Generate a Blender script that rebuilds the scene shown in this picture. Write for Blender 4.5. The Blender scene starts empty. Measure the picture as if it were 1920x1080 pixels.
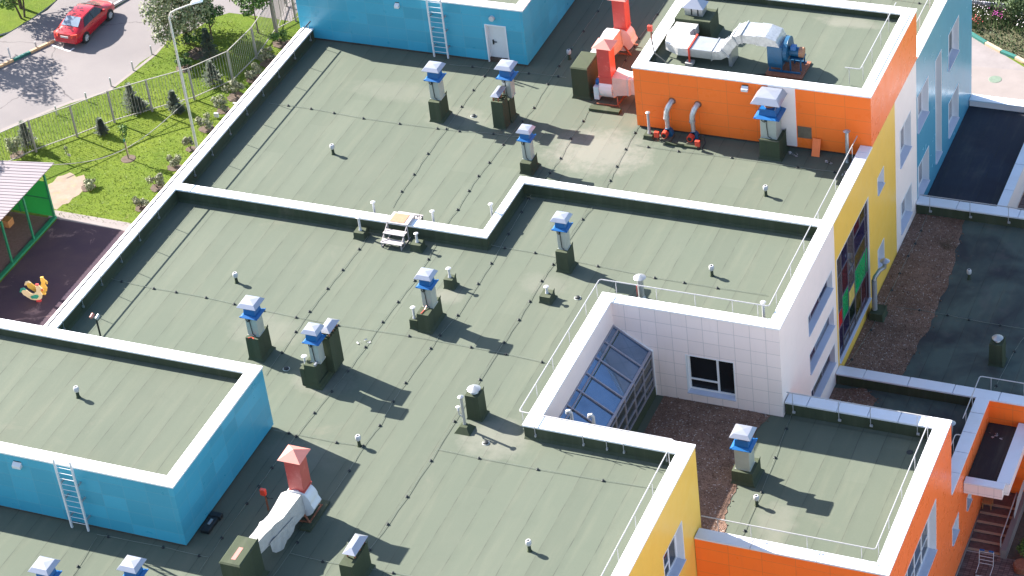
import bpy, math, random
from mathutils import Vector, Matrix
C = bpy.context.scene
COL = C.collection
R = math.radians
random.seed(7)

# ------------------------------------------------------------ camera
CM = ((0.9196183, -0.15027155, 0.36293337), (0.37891818, 0.5829238, -0.71876342), (-0.10355281, 0.79851005, 0.59300802))
CM = Matrix.Rotation(R(26.78839162), 3, 'Z') @ Matrix.Rotation(R(53.63161419), 3, 'X') @ Matrix.Rotation(R(-7.38604283), 3, 'Z')
CP = Vector((54.54935225, -76.59005972, 61.355865))
FPX = 4706.68
cd = bpy.data.cameras.new('camera'); cam = bpy.data.objects.new('camera', cd); COL.objects.link(cam)
cam.matrix_world = Matrix.Translation(CP) @ CM.to_4x4()
cd.sensor_width = 36; cd.lens = FPX / 1920 * 36; cd.clip_end = 1500; cd.clip_start = 1
C.camera = cam

def at(u, v, z=0.0):
    "the world point at height z seen at photo pixel u, v"
    d = CM @ Vector(((u - 960) / FPX, -(v - 540) / FPX, -1.0))
    return CP + d * ((z - CP.z) / d.z)

# ------------------------------------------------------------ light
w = bpy.data.worlds.new("World"); C.world = w; w.use_nodes = True
nt = w.node_tree; bg = nt.nodes['Background']
sky = nt.nodes.new('ShaderNodeTexSky'); sky.sky_type = 'NISHITA'; sky.sun_disc = False
sky.sun_elevation = R(34); sky.sun_rotation = R(-74.6); sky.air_density = 1.0; sky.dust_density = 1.0
nt.links.new(sky.outputs[0], bg.inputs[0]); bg.inputs[1].default_value = 0.088
sd = bpy.data.lights.new('sun', 'SUN'); so = bpy.data.objects.new('sun', sd); COL.objects.link(so)
sd.energy = 5.0; sd.angle = R(0.5); sd.color = (1.0, 0.95, 0.87)
az = R(-15.4); el = R(34)
dirv = Vector((math.cos(az) * math.cos(el), math.sin(az) * math.cos(el), -math.sin(el)))
so.rotation_euler = dirv.to_track_quat('-Z', 'Y').to_euler()
C.view_settings.view_transform = 'Standard'; C.view_settings.look = 'None'
C.view_settings.exposure = 1.95; C.view_settings.gamma = 1.0; C.view_settings.use_curve_mapping = False
C.cycles.max_bounces = 8; C.cycles.diffuse_bounces = 4

# ------------------------------------------------------------ materials
def lin(h):
    h = h.lstrip('#'); o = []
    for i in (0, 2, 4):
        c = int(h[i:i+2], 16) / 255; o.append(c / 12.92 if c <= .04045 else ((c + .055) / 1.055) ** 2.4)
    return tuple(o) + (1,)
class N:
    "tiny node-graph helper"
    def __init__(s, name, rough=.6, metal=0.0, spec=.5):
        s.m = bpy.data.materials.new(name); s.m.use_nodes = True; s.t = s.m.node_tree
        s.b = s.t.nodes['Principled BSDF']; s.b.inputs['Roughness'].default_value = rough
        s.b.inputs['Metallic'].default_value = metal; s.b.inputs['Specular IOR Level'].default_value = spec
        s.co = s.t.nodes.new('ShaderNodeTexCoord').outputs['Object']
    def set(s, sock, v):
        if isinstance(v, bpy.types.NodeSocket): s.t.links.new(v, sock)
        else: sock.default_value = v
    def math(s, op, a, b=0.0, c=None):
        n = s.t.nodes.new('ShaderNodeMath'); n.operation = op
        s.set(n.inputs[0], a); s.set(n.inputs[1], b)
        if c is not None: s.set(n.inputs[2], c)
        return n.outputs[0]
    def sep(s, v=None):
        n = s.t.nodes.new('ShaderNodeSeparateXYZ'); s.set(n.inputs[0], v or s.co); return n.outputs
    def comb(s, x, y, z):
        n = s.t.nodes.new('ShaderNodeCombineXYZ'); s.set(n.inputs[0], x); s.set(n.inputs[1], y); s.set(n.inputs[2], z); return n.outputs[0]
    def noise(s, scale, detail=3, rough=.5, v=None, dist=0.0):
        n = s.t.nodes.new('ShaderNodeTexNoise'); n.inputs['Scale'].default_value = scale
        n.inputs['Detail'].default_value = detail; n.inputs['Roughness'].default_value = rough; n.inputs['Distortion'].default_value = dist
        s.set(n.inputs['Vector'], v or s.co); return n.outputs['Fac']
    def white(s, v):
        n = s.t.nodes.new('ShaderNodeTexWhiteNoise'); n.noise_dimensions = '3D'; s.set(n.inputs['Vector'], v); return n.outputs['Value']
    def vor(s, scale, v=None, out='Color', feat='F1'):
        n = s.t.nodes.new('ShaderNodeTexVoronoi'); n.feature = feat; n.inputs['Scale'].default_value = scale; s.set(n.inputs['Vector'], v or s.co); return n.outputs[out]
    def rng(s, v, a, b, c=0.0, d=1.0):
        n = s.t.nodes.new('ShaderNodeMapRange'); s.set(n.inputs[0], v)
        for i, q in enumerate((a, b, c, d)): n.inputs[i+1].default_value = q
        return n.outputs[0]
    def mix(s, f, a, b, mode='MIX'):
        n = s.t.nodes.new('ShaderNodeMix'); n.data_type = 'RGBA'; n.blend_type = mode
        s.set(n.inputs[0], f); s.set(n.inputs[6], a); s.set(n.inputs[7], b); return n.outputs[2]
    def col(s, c): s.set(s.b.inputs['Base Color'], c); return s
    def bump(s, h, d=.01, st=.4):
        n = s.t.nodes.new('ShaderNodeBump'); n.inputs['Strength'].default_value = st; n.inputs['Distance'].default_value = d
        s.set(n.inputs['Height'], h); s.t.links.new(n.outputs[0], s.b.inputs['Normal']); return s
    def edge(s, v, p, wd):
        "1 near multiples of p"
        f = s.math('FRACT', s.math('DIVIDE', v, p)); a = s.math('ABSOLUTE', s.math('SUBTRACT', f, .5))
        return s.math('GREATER_THAN', a, .5 - wd / p)

M = {}
def felt(name, base, strip=1.0, seamy=True, stain='#9c8b7f', stamt=.55, vert=False, spots=False, shade_mott=0):
    n = N(name, .9, spec=.25); x, y, z = n.sep()
    wob = n.math('MULTIPLY', n.math('SUBTRACT', n.noise(.35, 2), .5), .10)
    if vert: xx = n.math('ADD', n.math('ADD', x, y), wob)
    else: xx = n.math('ADD', x, wob)
    idx = n.math('FLOOR', n.math('DIVIDE', xx, strip))
    rv = n.white(n.comb(idx, 3.3, 1.0))
    c = n.mix(n.rng(rv, 0, 1), tuple(q * .955 for q in base[:3]) + (1,), tuple(q * 1.045 for q in base[:3]) + (1,))
    if not vert:  # roll ends at a random place in each strip
        yy = n.math('ADD', y, n.math('MULTIPLY', rv, 57.0)); idy = n.math('FLOOR', n.math('DIVIDE', yy, 9.7))
        r2 = n.white(n.comb(idx, idy, 5.0)); c = n.mix(n.math('MULTIPLY', n.math('SUBTRACT', r2, .5), .10), c, (.26, .27, .22, 1), 'MIX')
        c = n.mix(n.math('MULTIPLY', n.edge(yy, 9.7, .012), .12), c, (.05, .055, .045, 1))
    # soft band beside each lap and a thin dark lap line, broken up by noise
    fr = n.math('FRACT', n.math('DIVIDE', xx, strip))
    lap = n.rng(fr, 0.0, .30, 1.0, 0.0)
    c = n.mix(n.math('MULTIPLY', lap, n.rng(n.noise(.8, 3), .4, .6, .10, .42)), c, tuple(q * .72 for q in base[:3]) + (1,))
    br = n.rng(n.noise(1.3, 3), .38, .62, .15, .85)
    c = n.mix(n.math('MULTIPLY', n.edge(xx, strip, .016), br), c, (.045, .05, .042, 1))
    # dirt, dried puddles, grain
    big = n.noise(.16, 5, .6, dist=.6)
    c = n.mix(n.rng(big, .36, .72, 0, .14), c, (.165, .16, .12, 1))
    st = n.math('MULTIPLY', n.rng(n.noise(.30, 6, .66, dist=.5), .64, .80, 0, stamt), n.rng(n.noise(3.0, 4, .7), .35, .65, .4, 1))
    c = n.mix(st, c, lin(stain))
    c = n.mix(n.rng(n.noise(1.1, 6, .7), .55, .85, 0, .25), c, tuple(q * .7 for q in base[:3]) + (1,))
    # streaks running with the fall
    sv = n.comb(n.math('MULTIPLY', x, 2.2), n.math('MULTIPLY', y, .22), 0)
    c = n.mix(n.rng(n.noise(1.0, 4, .6, sv), .50, .8, 0, .30), c, (.17, .17, .125, 1))
    g = n.noise(28, 4, .75)
    c = n.mix(n.rng(g, .3, .7, 0, .28), c, tuple(q * .62 for q in base[:3]) + (1,))
    spk = n.math('GREATER_THAN', n.noise(9.0, 2, .9), .78)
    c = n.mix(n.math('MULTIPLY', spk, .22), c, (.3, .29, .25, 1))
    if spots:   # dried puddles and sealant washes where the real roof has them
        for cx, cy, rx, ry, am in ((16.9, 8.1, 2.6, 1.9, .62), (20.0, -11.3, 1.6, 1.3, .4), (12.0, -9.9, 1.5, .9, .35), (9.6, 9.2, 1.6, 1.0, .3), (8.2, -7.5, 1.8, 1.2, .22), (18.2, -1.6, 1.2, .8, .2), (14.5, -3.4, .9, .6, .35), (24.5, -7.5, 1.3, 3, .22), (30.3, -9.0, .9, 1.4, .3), (26, 16.6, 1.6, .5, .4), (6.0, 10.6, 2.6, .9, .2), (13.0, -14.2, 2, 1, .2)):
            dx = n.math('DIVIDE', n.math('SUBTRACT', x, cx), rx); dy = n.math('DIVIDE', n.math('SUBTRACT', y, cy), ry)
            d = n.math('ADD', n.math('MULTIPLY', dx, dx), n.math('MULTIPLY', dy, dy)); d = n.math('ADD', d, n.math('MULTIPLY', n.math('SUBTRACT', n.noise(1.6, 5, .7), .5), 2.2))
            c = n.mix(n.rng(d, .2, 1.1, am * .6, 0), c, (.28, .25, .22, 1))
    if shade_mott:  # near-black blotches paint patches of shade into the felt colour
        c = n.mix(n.rng(n.noise(.28, 4, .55, dist=.4), .44, .60, 0, shade_mott), c, (.028, .024, .032, 1)); c = n.mix(n.rng(n.noise(.7, 5, .6), .6, .75, 0, shade_mott * .5), c, (.12, .10, .10, 1))
    n.col(c); hgt = n.math('ADD', n.math('MULTIPLY', n.rng(fr, 0, .012), .6), n.math('MULTIPLY', n.noise(5, 4, .7), .5))
    n.bump(hgt, .012, .5); M[name] = n.m
felt('felt', (.096, .113, .085, 1), stamt=.25, spots=True)
felt('felt_low', (.075, .10, .09, 1), shade_mott=.75, stamt=.25)
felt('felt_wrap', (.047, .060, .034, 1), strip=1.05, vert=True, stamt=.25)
felt('felt_dark', (.036, .040, .058, 1), shade_mott=.4, stamt=.2)
felt('felt_black', (.03, .026, .03, 1), strip=2.3, stamt=.3)

def coping(name, base, dirt=.35, pitch=1.95):
    n = N(name, .38, spec=.5); x, y, z = n.sep()
    c = n.mix(n.rng(n.noise(.55, 5, .65), .45, .8, 0, dirt * .6), base, (.52, .48, .45, 1))
    c = n.mix(n.rng(n.noise(2.4, 6, .75, dist=1.0), .66, .8, 0, dirt), c, (.33, .28, .27, 1))
    c = n.mix(n.math('MULTIPLY', n.rng(n.noise(14, 4, .8), .5, .8), .12), c, (.45, .42, .4, 1))
    n.col(c); n.bump(n.noise(1.1, 2), .01, .25); M[name] = n.m
coping('coping', (.82, .82, .83, 1)); coping('coping_old', (.66, .68, .74, 1), .8)

def panel(name, base, pu, pv, seam=.55, rough=.32, off=.5, seamcol=None, wid=.010, var=.05, u0=0.0, v0=0.0):
    n = N(name, rough, spec=.45); x, y, z = n.sep()
    u = n.math('SUBTRACT', n.math('ADD', x, y), u0); v = n.math('SUBTRACT', z, v0)
    row = n.math('FLOOR', n.math('DIVIDE', v, pv))
    u2 = n.math('ADD', u, n.math('MULTIPLY', n.math('MODULO', n.math('ABSOLUTE', row), 2.0), off * pu))
    s = n.math('MAXIMUM', n.edge(u2, pu, wid), n.edge(v, pv, wid))
    r = n.white(n.comb(n.math('FLOOR', n.math('DIVIDE', u2, pu)), row, 2.0))
    c = n.mix(r, tuple(max(q * (1 - var), 0) for q in base[:3]) + (1,), tuple(min(q * (1 + var), 1) for q in base[:3]) + (1,))
    c = n.mix(n.rng(n.noise(.5, 4, .6), .4, .8, 0, .18), c, tuple(q * .8 + .02 for q in base[:3]) + (1,))
    sv = n.comb(n.math('MULTIPLY', u, 4.0), n.math('MULTIPLY', v, .35), 0)
    c = n.mix(n.rng(n.noise(1.2, 5, .7, sv), .55, .82, 0, .32), c, tuple(q * .70 + .03 for q in base[:3]) + (1,))
    sc = seamcol or tuple(q * .45 for q in base[:3]) + (1,)
    c = n.mix(n.math('MULTIPLY', s, seam), c, sc)
    n.col(c); h = n.math('SUBTRACT', n.math('MULTIPLY', n.noise(1.0, 3), .4), s if seam > .15 else 0.0); n.bump(h, .006, .5)
    n.set(n.b.inputs['Roughness'], n.rng(n.noise(1.7, 3), .3, .7, rough * .8, rough * 1.25)); M[name] = n.m
    n.b.inputs['Specular IOR Level'].default_value = .25 if name in ('orange', 'orange_e', 'yellow') else .45
panel('blue', (.052, .325, .465, 1), 1.0, .62, .42, .34, .0, (.13, .34, .44, 1), .014, .10)
panel('teal', (.10, .33, .48, 1), 1.3, .62, .05, .22, .5, None, .012, .0)
panel('orange', (1.0, .185, .030, 1), 1.33, .62, .55, .32, .0, (.55, .16, .05, 1), .011, .04, u0=28.6, v0=.02)
panel('orange_e', (1.0, .21, .055, 1), 1.33, .62, .06, .3, .5, None, .012, .0)
panel('yellow', (.86, .53, .10, 1), 1.3, .62, .05, .35, .5, None, .012, .0)
panel('white_wall', (.87, .735, .70, 1), .66, .65, .6, .45, .0, (.42, .38, .38, 1), .011, .03, u0=.22, v0=-.06)
panel('white_flat', (.87, .74, .705, 1), 1.3, .62, .08, .45, .5, None, .012, .0)

def plain(name, base, rough=.5, metal=0.0, var=.15, scale=3.0, bump=0.0, spec=.5, dirt=None, damt=.3):
    n = N(name, rough, metal, spec); b2 = tuple(q * (1 - var) for q in base[:3]) + (1,)
    c = n.mix(n.rng(n.noise(scale, 5, .65), .3, .7), base, b2)
    if dirt: c = n.mix(n.rng(n.noise(scale * 1.7, 5, .7, dist=.6), .55, .72, 0, damt), c, dirt)
    n.col(c)
    if bump: n.bump(n.noise(scale * 3, 5, .6), bump, .6)
    M[name] = n.m; return n
plain('galv', (.42, .43, .44, 1), .38, .55, .18, 2.5, .004, dirt=(.35, .33, .28, 1))
plain('white_metal', (.66, .66, .68, 1), .35, 0, .06, 3, dirt=(.5, .42, .36, 1), damt=.2)
plain('cap_metal', (.38, .39, .44, 1), .30, .55, .08, 2.5, .003)
plain('duct_grey', (.42, .44, .41, 1), .45, .25, .16, 1.8, .004, dirt=(.36, .34, .3, 1))
plain('fan_blue', (.005, .11, .33, 1), .35, 0, .18, 5)
plain('deep_blue', (.01, .09, .19, 1), .4, 0, .2, 4, dirt=(.08, .08, .08, 1))
plain('red_paint', (.44, .068, .060, 1), .42, 0, .10, 2, dirt=(.75, .3, .25, 1), damt=.3)
plain('red_cap', (.46, .17, .14, 1), .45, 0, .1, 3)
plain('red_small', (.70, .06, .03, 1), .4, 0, .2, 8)
plain('rust', (.30, .10, .05, 1), .8, 0, .45, 9, dirt=(.5, .28, .18, 1), damt=.6)
plain('black', (.014, .018, .02, 1), .55, 0, .3, 8)
plain('grey_pipe', (.36, .36, .37, 1), .45, .2, .15, 4)
plain('wrap', (.50, .485, .47, 1), .5, .1, .16, 2.2, .05, dirt=(.34, .29, .27, 1), damt=.5)
plain('foil', (.60, .60, .61, 1), .3, .65, .30, 6.0, .05)
plain('wire', (.20, .22, .18, 1), .5, .2, .15, 5)
plain('white_plastic', (.50, .49, .50, 1), .3, 0, .05, 6)
plain('wood_top', (.38, .18, .10, 1), .7, 0, .18, 6, dirt=(.45, .33, .24, 1), damt=.5)
plain('step_paint', (.40, .36, .36, 1), .55, 0, .12, 6, dirt=(.5, .38, .34, 1))
plain('rail', (.42, .41, .42, 1), .35, .1, .10, 6)
plain('rail_grey', (.06, .055, .07, 1), .4, .3, .2, 6)
plain('frame', (.78, .77, .79, 1), .35, 0, .04, 5)
plain('sill', (.55, .57, .68, 1), .35, 0, .08, 3)
plain('mullion', (.20, .18, .20, 1), .45, .2, .15, 6)
plain('sky_frame', (.34, .32, .37, 1), .45, .2, .15, 6)
plain('litter', (.50, .48, .48, 1), .6, 0, .3, 20)
plain('concrete', (.42, .40, .38, 1), .85, 0, .2, 4, .01)
plain('lamp_paint', (.34, .325, .31, 1), .5, 0, .1, 2)
plain('fence_paint', (.26, .24, .22, 1), .5, 0, .15, 2)
plain('bark', (.10, .075, .055, 1), .9, 0, .4, 8, .02)
plain('green_paint', (.02, .17, .09, 1), .4, 0, .2, 5)
plain('green_panel', (.03, .42, .09, 1), .35, 0, .2, .8)
plain('car_red', (.40, .012, .022, 1), .22, 0, .05, 2, spec=.6)
plain('tyre', (.02, .02, .022, 1), .8, 0, .2, 9)
plain('wood', (.42, .20, .08, 1), .6, 0, .3, 8)
plain('plywood', (.17, .13, .09, 1), .8, 0, .35, 4)
plain('soil', (.11, .075, .055, 1), .95, 0, .4, 5, .03)
plain('deck_brown', (.16, .10, .09, 1), .8, 0, .4, 7)
plain('rooster_yellow', (.80, .50, .10, 1), .45, 0, .08, 3)
plain('rooster_cream', (.80, .62, .36, 1), .45, 0, .08, 3)
plain('rooster_green', (.04, .30, .20, 1), .45, 0, .1, 3)
plain('rooster_red', (.62, .06, .06, 1), .45, 0, .1, 3)
def glass(name, base, rough=.06, var=.3, scale=.7, spec=.5):
    n = N(name, rough, 0, spec); c = n.mix(n.rng(n.noise(scale, 4, .6), .35, .7), base, tuple(q * (1 - var) for q in base[:3]) + (1,)); n.col(c)
    n.bump(n.noise(.9, 2), .01, .12); M[name] = n.m
glass('glass_dark', (.015, .017, .02, 1), spec=.35); glass('glass_blind', (.30, .28, .30, 1)); glass('glass_mid', (.05, .06, .06, 1))
glass('g_navy', (.010, .008, .045, 1), spec=.3); glass('g_maroon', (.06, .004, .014, 1), spec=.3); glass('g_grey', (.075, .062, .068, 1), spec=.35)
glass('g_olive', (.075, .052, .008, 1), spec=.3); glass('g_green', (.0, .33, .10, 1), spec=.35); glass('g_yellow', (.85, .62, .16, 1)); glass('g_red', (.60, .02, .02, 1)); glass('g_black', (.005, .012, .01, 1), spec=.3)
glass('g_slate', (.17, .20, .26, 1)); glass('car_glass', (.02, .022, .025, 1), .04); glass('car_rear', (.20, .25, .32, 1), .04)
glass('skylight', (.20, .29, .43, 1), .05, .35, .5, .9); M['skylight'].node_tree.nodes['Principled BSDF'].inputs['Metallic'].default_value = .75

def gravel(name, a, b, c3):
    n = N(name, .95, spec=.2)
    v = n.vor(22.0); sp = n.t.nodes.new('ShaderNodeSeparateColor'); n.set(sp.inputs[0], v)
    c = n.mix(sp.outputs[0], a, b); c = n.mix(n.math('GREATER_THAN', sp.outputs[1], .965), c, c3)
    c = n.mix(n.rng(n.noise(.9, 5, .7), .4, .7, 0, .55), c, tuple(q * .5 for q in a[:3]) + (1,))
    c = n.mix(n.rng(n.noise(.45, 3, .6), .62, .75, 0, .5), c, (.05, .04, .018, 1))
    n.col(c); n.bump(n.vor(22.0, out='Distance'), .03, 1.0); M[name] = n.m
gravel('gravel', (.135, .080, .058, 1), (.27, .17, .13, 1), (.42, .36, .33, 1))

# ground materials
n = N('grass', .95, spec=.15)
c = n.mix(n.rng(n.noise(.22, 5, .65), .35, .68), (.068, .118, .007, 1), (.125, .165, .014, 1))
c = n.mix(n.rng(n.noise(1.7, 5, .7), .45, .7, 0, .45), c, (.05, .08, .012, 1))
c = n.mix(n.rng(n.noise(8, 4, .8), .4, .7, 0, .5), c, (.14, .17, .035, 1))
c = n.mix(n.rng(n.noise(.5, 6, .7, dist=.8), .67, .74, 0, .6), c, (.20, .155, .09, 1))
n.col(c); n.bump(n.noise(14, 5, .8), .08, .9); M['grass'] = n.m
n = N('asphalt', .92, spec=.2)
c = n.mix(n.rng(n.noise(.3, 5, .6), .35, .7), (.20, .18, .178, 1), (.17, .153, .155, 1))
c = n.mix(n.rng(n.noise(30, 3, .7), .35, .7, 0, .3), c, (.12, .11, .11, 1))
cr = n.vor(.22, v=None, out='Distance', feat='DISTANCE_TO_EDGE')
dn = n.t.nodes.new('ShaderNodeVectorMath'); dn.operation = 'ADD'; n.set(dn.inputs[0], n.co)
nz = n.t.nodes.new('ShaderNodeTexNoise'); nz.inputs['Scale'].default_value = .8; nz.inputs['Detail'].default_value = 6
n.t.links.new(n.co, nz.inputs['Vector']); n.t.links.new(nz.outputs['Color'], dn.inputs[1])
cr = n.vor(.075, v=dn.outputs[0], out='Distance', feat='DISTANCE_TO_EDGE')
c = n.mix(n.math('MULTIPLY', n.math('LESS_THAN', cr, .0022), .6), c, (.06, .055, .055, 1)); n.col(c)
n.bump(n.noise(40, 3), .01, .4); M['asphalt'] = n.m
n = N('rubber', .95, spec=.15)
c = n.mix(n.rng(n.noise(.35, 5, .6), .4, .7), (.05, .034, .048, 1), (.075, .05, .055, 1))
c = n.mix(n.rng(n.noise(.7, 5, .65, dist=.9), .60, .70, 0, .45), c, (.32, .21, .20, 1))  # pale blotches paint dappled sunlight into the rubber colour
n.col(c); n.bump(n.noise(30, 3), .01, .4); M['rubber'] = n.m
plain('east_bounce_paving', (.50, .43, .40, 1), .9, 0, .12, .3, .005)  # pale warm tone so the added ground brightens the east walls
plain('paving', (.21, .185, .185, 1), .9, 0, .2, 1.2, .01); plain('pale_paving', (.21, .18, .172, 1), .9, 0, .15, .8, .008)
n = N('bricks', .9, spec=.2); x, y, z = n.sep()
r = n.white(n.comb(n.math('FLOOR', n.math('DIVIDE', x, .22)), n.math('FLOOR', n.math('DIVIDE', y, .12)), 0.0))
c = n.mix(r, (.11, .075, .07, 1), (.19, .14, .13, 1)); c = n.mix(n.math('MAXIMUM', n.edge(x, .22, .01), n.edge(y, .12, .01)), c, (.07, .05, .05, 1))
n.col(c); M['bricks'] = n.m
n = N('sheet', .5, spec=.4); x, y, z = n.sep()
c = n.mix(n.edge(y, .55, .05), (.15, .125, .14, 1), (.185, .155, .172, 1)); c = n.mix(n.math('MULTIPLY', n.edge(y, .1, .012), .5), c, (.12, .10, .115, 1))
n.col(c); M['sheet'] = n.m
plain('garden', (.09, .085, .04, 1), .95, 0, .5, 2.5, .05)
def leafm(name, a, b):
    n = N(name, .6, spec=.3); oi = n.t.nodes.new('ShaderNodeNewGeometry')
    c = n.mix(oi.outputs['Random Per Island'], a, b); n.col(c)
    try: n.b.inputs['Subsurface Weight'].default_value = 0.0
    except Exception: pass
    M[name] = n.m
leafm('leaf_pale', (.07, .10, .03, 1), (.25, .26, .15, 1)); leafm('leaf_green', (.03, .085, .015, 1), (.11, .18, .035, 1))
leafm('leaf_dark', (.015, .05, .012, 1), (.06, .12, .03, 1)); leafm('leaf_grey', (.07, .075, .04, 1), (.20, .20, .12, 1)); leafm('needle', (.035, .05, .035, 1), (.10, .12, .08, 1))
leafm('blade', (.065, .115, .008, 1), (.14, .19, .02, 1)); leafm('petal_white', (.7, .62, .68, 1), (.85, .8, .82, 1)); leafm('petal_pink', (.45, .03, .35, 1), (.65, .08, .45, 1)); leafm('petal_red', (.5, .03, .05, 1), (.7, .1, .12, 1))
leafm('leaf_far', (.02, .05, .015, 1), (.09, .13, .05, 1))

# ------------------------------------------------------------ mesh helper
WORLD = set()   # things whose parts are built in world coordinates
def root_of(o):
    while o.parent is not None: o = o.parent
    return o
class MB:
    def __init__(s): s.v = []; s.f = []; s.mi = []; s.cur = 0
    def face(s, pts):
        i = len(s.v); s.v += [tuple(p) for p in pts]; s.f.append(tuple(range(i, i + len(pts)))); s.mi.append(s.cur); return s
    def add(s, vs, fs):
        i = len(s.v); s.v += [tuple(p) for p in vs]
        for f in fs: s.f.append(tuple(i + k for k in f)); s.mi.append(s.cur)
        return s
    def hexa(s, b, t):
        s.add(list(b) + list(t), [(3, 2, 1, 0), (4, 5, 6, 7), (0, 1, 5, 4), (1, 2, 6, 5), (2, 3, 7, 6), (3, 0, 4, 7)]); return s
    def box(s, x0, x1, y0, y1, z0, z1):
        return s.hexa([(x0, y0, z0), (x1, y0, z0), (x1, y1, z0), (x0, y1, z0)], [(x0, y0, z1), (x1, y0, z1), (x1, y1, z1), (x0, y1, z1)])
    def frus(s, cx, cy, w0, d0, z0, w1, d1, z1, cx1=None, cy1=None):
        a = cx if cx1 is None else cx1; b = cy if cy1 is None else cy1
        q = lambda X, Y, w, d, z: [(X - w / 2, Y - d / 2, z), (X + w / 2, Y - d / 2, z), (X + w / 2, Y + d / 2, z), (X - w / 2, Y + d / 2, z)]
        return s.hexa(q(cx, cy, w0, d0, z0), q(a, b, w1, d1, z1))
    def prism(s, poly, z0, z1):
        k = len(poly); vs = [(x, y, z0) for x, y in poly] + [(x, y, z1) for x, y in poly]
        fs = [tuple(reversed(range(k))), tuple(range(k, 2 * k))] + [(i, (i + 1) % k, k + (i + 1) % k, k + i) for i in range(k)]
        return s.add(vs, fs)
    def bar(s, a, b, w, h=None, up=(0, 0, 1)):
        a = Vector(a); b = Vector(b); h = h or w; d = (b - a).normalized(); u = Vector(up)
        if abs(d.dot(u)) > .98: u = Vector((0, 1, 0))
        x = d.cross(u).normalized() * w / 2; y = x.cross(d).normalized() * h / 2
        return s.hexa([a - x - y, a + x - y, a + x + y, a - x + y], [b - x - y, b + x - y, b + x + y, b - x + y])
    def tube(s, pts, r, n=8, caps=True):
        pts = [Vector(p) for p in pts]; rs = r if isinstance(r, (list, tuple)) else [r] * len(pts); ring = []; i0 = len(s.v)
        pu = None
        for i, p in enumerate(pts):
            d = (pts[min(i + 1, len(pts) - 1)] - pts[max(i - 1, 0)]).normalized()
            if pu is None: pu = Vector((0, 0, 1)) if abs(d.z) < .9 else Vector((1, 0, 0))
            x = d.cross(pu).normalized(); y = x.cross(d).normalized(); pu = y
            for k in range(n):
                a = 2 * math.pi * k / n; s.v.append(tuple(p + (x * math.cos(a) + y * math.sin(a)) * rs[i]))
        for i in range(len(pts) - 1):
            for k in range(n):
                s.f.append((i0 + i * n + k, i0 + i * n + (k + 1) % n, i0 + (i + 1) * n + (k + 1) % n, i0 + (i + 1) * n + k)); s.mi.append(s.cur)
        if caps:
            s.f.append(tuple(i0 + k for k in range(n))); s.mi.append(s.cur)
            s.f.append(tuple(i0 + (len(pts) - 1) * n + k for k in reversed(range(n)))); s.mi.append(s.cur)
        return s
    def lathe(s, cx, cy, prof, n=14):
        i0 = len(s.v)
        for r, z in prof:
            for k in range(n):
                a = 2 * math.pi * k / n; s.v.append((cx + r * math.cos(a), cy + r * math.sin(a), z))
        for i in range(len(prof) - 1):
            for k in range(n):
                s.f.append((i0 + i * n + k, i0 + i * n + (k + 1) % n, i0 + (i + 1) * n + (k + 1) % n, i0 + (i + 1) * n + k)); s.mi.append(s.cur)
        s.f.append(tuple(i0 + k for k in reversed(range(n)))); s.mi.append(s.cur)
        s.f.append(tuple(i0 + (len(prof) - 1) * n + k for k in range(n))); s.mi.append(s.cur)
        return s
    def disc(s, c, axis, r, n=20):
        c = Vector(c); a = Vector(axis).normalized(); u = Vector((0, 0, 1)) if abs(a.z) < .9 else Vector((1, 0, 0)); x = a.cross(u).normalized(); y = x.cross(a)
        return s.face([c + (x * math.cos(t) + y * math.sin(t)) * r for t in [2 * math.pi * k / n for k in range(n)]])
    def build(s, name, mats, parent=None, smooth=False, bevel=0.0, **tg):
        me = bpy.data.meshes.new(name); me.from_pydata([tuple(v) for v in s.v], [], s.f); me.update()
        if not isinstance(mats, (list, tuple)): mats = [mats]
        for m in mats: me.materials.append(M[m])
        if len(mats) > 1: me.polygons.foreach_set('material_index', s.mi)
        if smooth: me.shade_smooth(); me.set_sharp_from_angle(angle=R(38))
        o = bpy.data.objects.new(name, me); COL.objects.link(o)
        if bevel:
            b = o.modifiers.new('bevel', 'BEVEL'); b.width = bevel; b.segments = 2; b.limit_method = 'ANGLE'; b.angle_limit = R(40)
        if parent is not None:
            o.parent = parent
            if root_of(parent).name in WORLD: o.matrix_parent_inverse = Matrix.Translation(-Vector(root_of(parent).location)) if parent.name in WORLD else Matrix()
        tag(o, **tg); return o
class Parts:
    "collects shapes that are each built as a part of their own"
    def __init__(s): s.l = []
    def new(s): m = MB(); s.l.append(m); return m
    def box(s, *a): s.new().box(*a); return s
    def build(s, name, mats, parent=None, **k): return [m.build(name, mats, parent, **k) for m in s.l][0]
def tag(o, label=None, cat=None, group=None, kind=None):
    if label: o['label'] = label
    if cat: o['category'] = cat
    if group: o['group'] = group
    if kind: o['kind'] = kind
def thing(name, label, cat, loc=(0, 0, 0), rz=0.0, group=None):
    "an Empty at the base of a thing; its parts are built in local coordinates"
    o = bpy.data.objects.new(name, None); COL.objects.link(o); o.location = loc; o.rotation_euler = (0, 0, rz); o.empty_display_size = .3
    tag(o, label, cat, group); return o
def wthing(name, label, cat, loc=(0, 0, 0), group=None):
    o = thing(name, label, cat, loc, 0.0, group); WORLD.add(o.name); return o
def dup(root, loc, rz=0.0, label=None, scale=None):
    r = root.copy(); COL.objects.link(r); r.location = loc; r.rotation_euler = (0, 0, rz)
    if label: r['label'] = label
    if scale: r.scale = scale
    def rec(a, b):
        for ch in [c for c in bpy.data.objects if c.parent == a]:
            c = ch.copy(); COL.objects.link(c); c.parent = b; rec(ch, c)
    rec(root, r); return r
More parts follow.
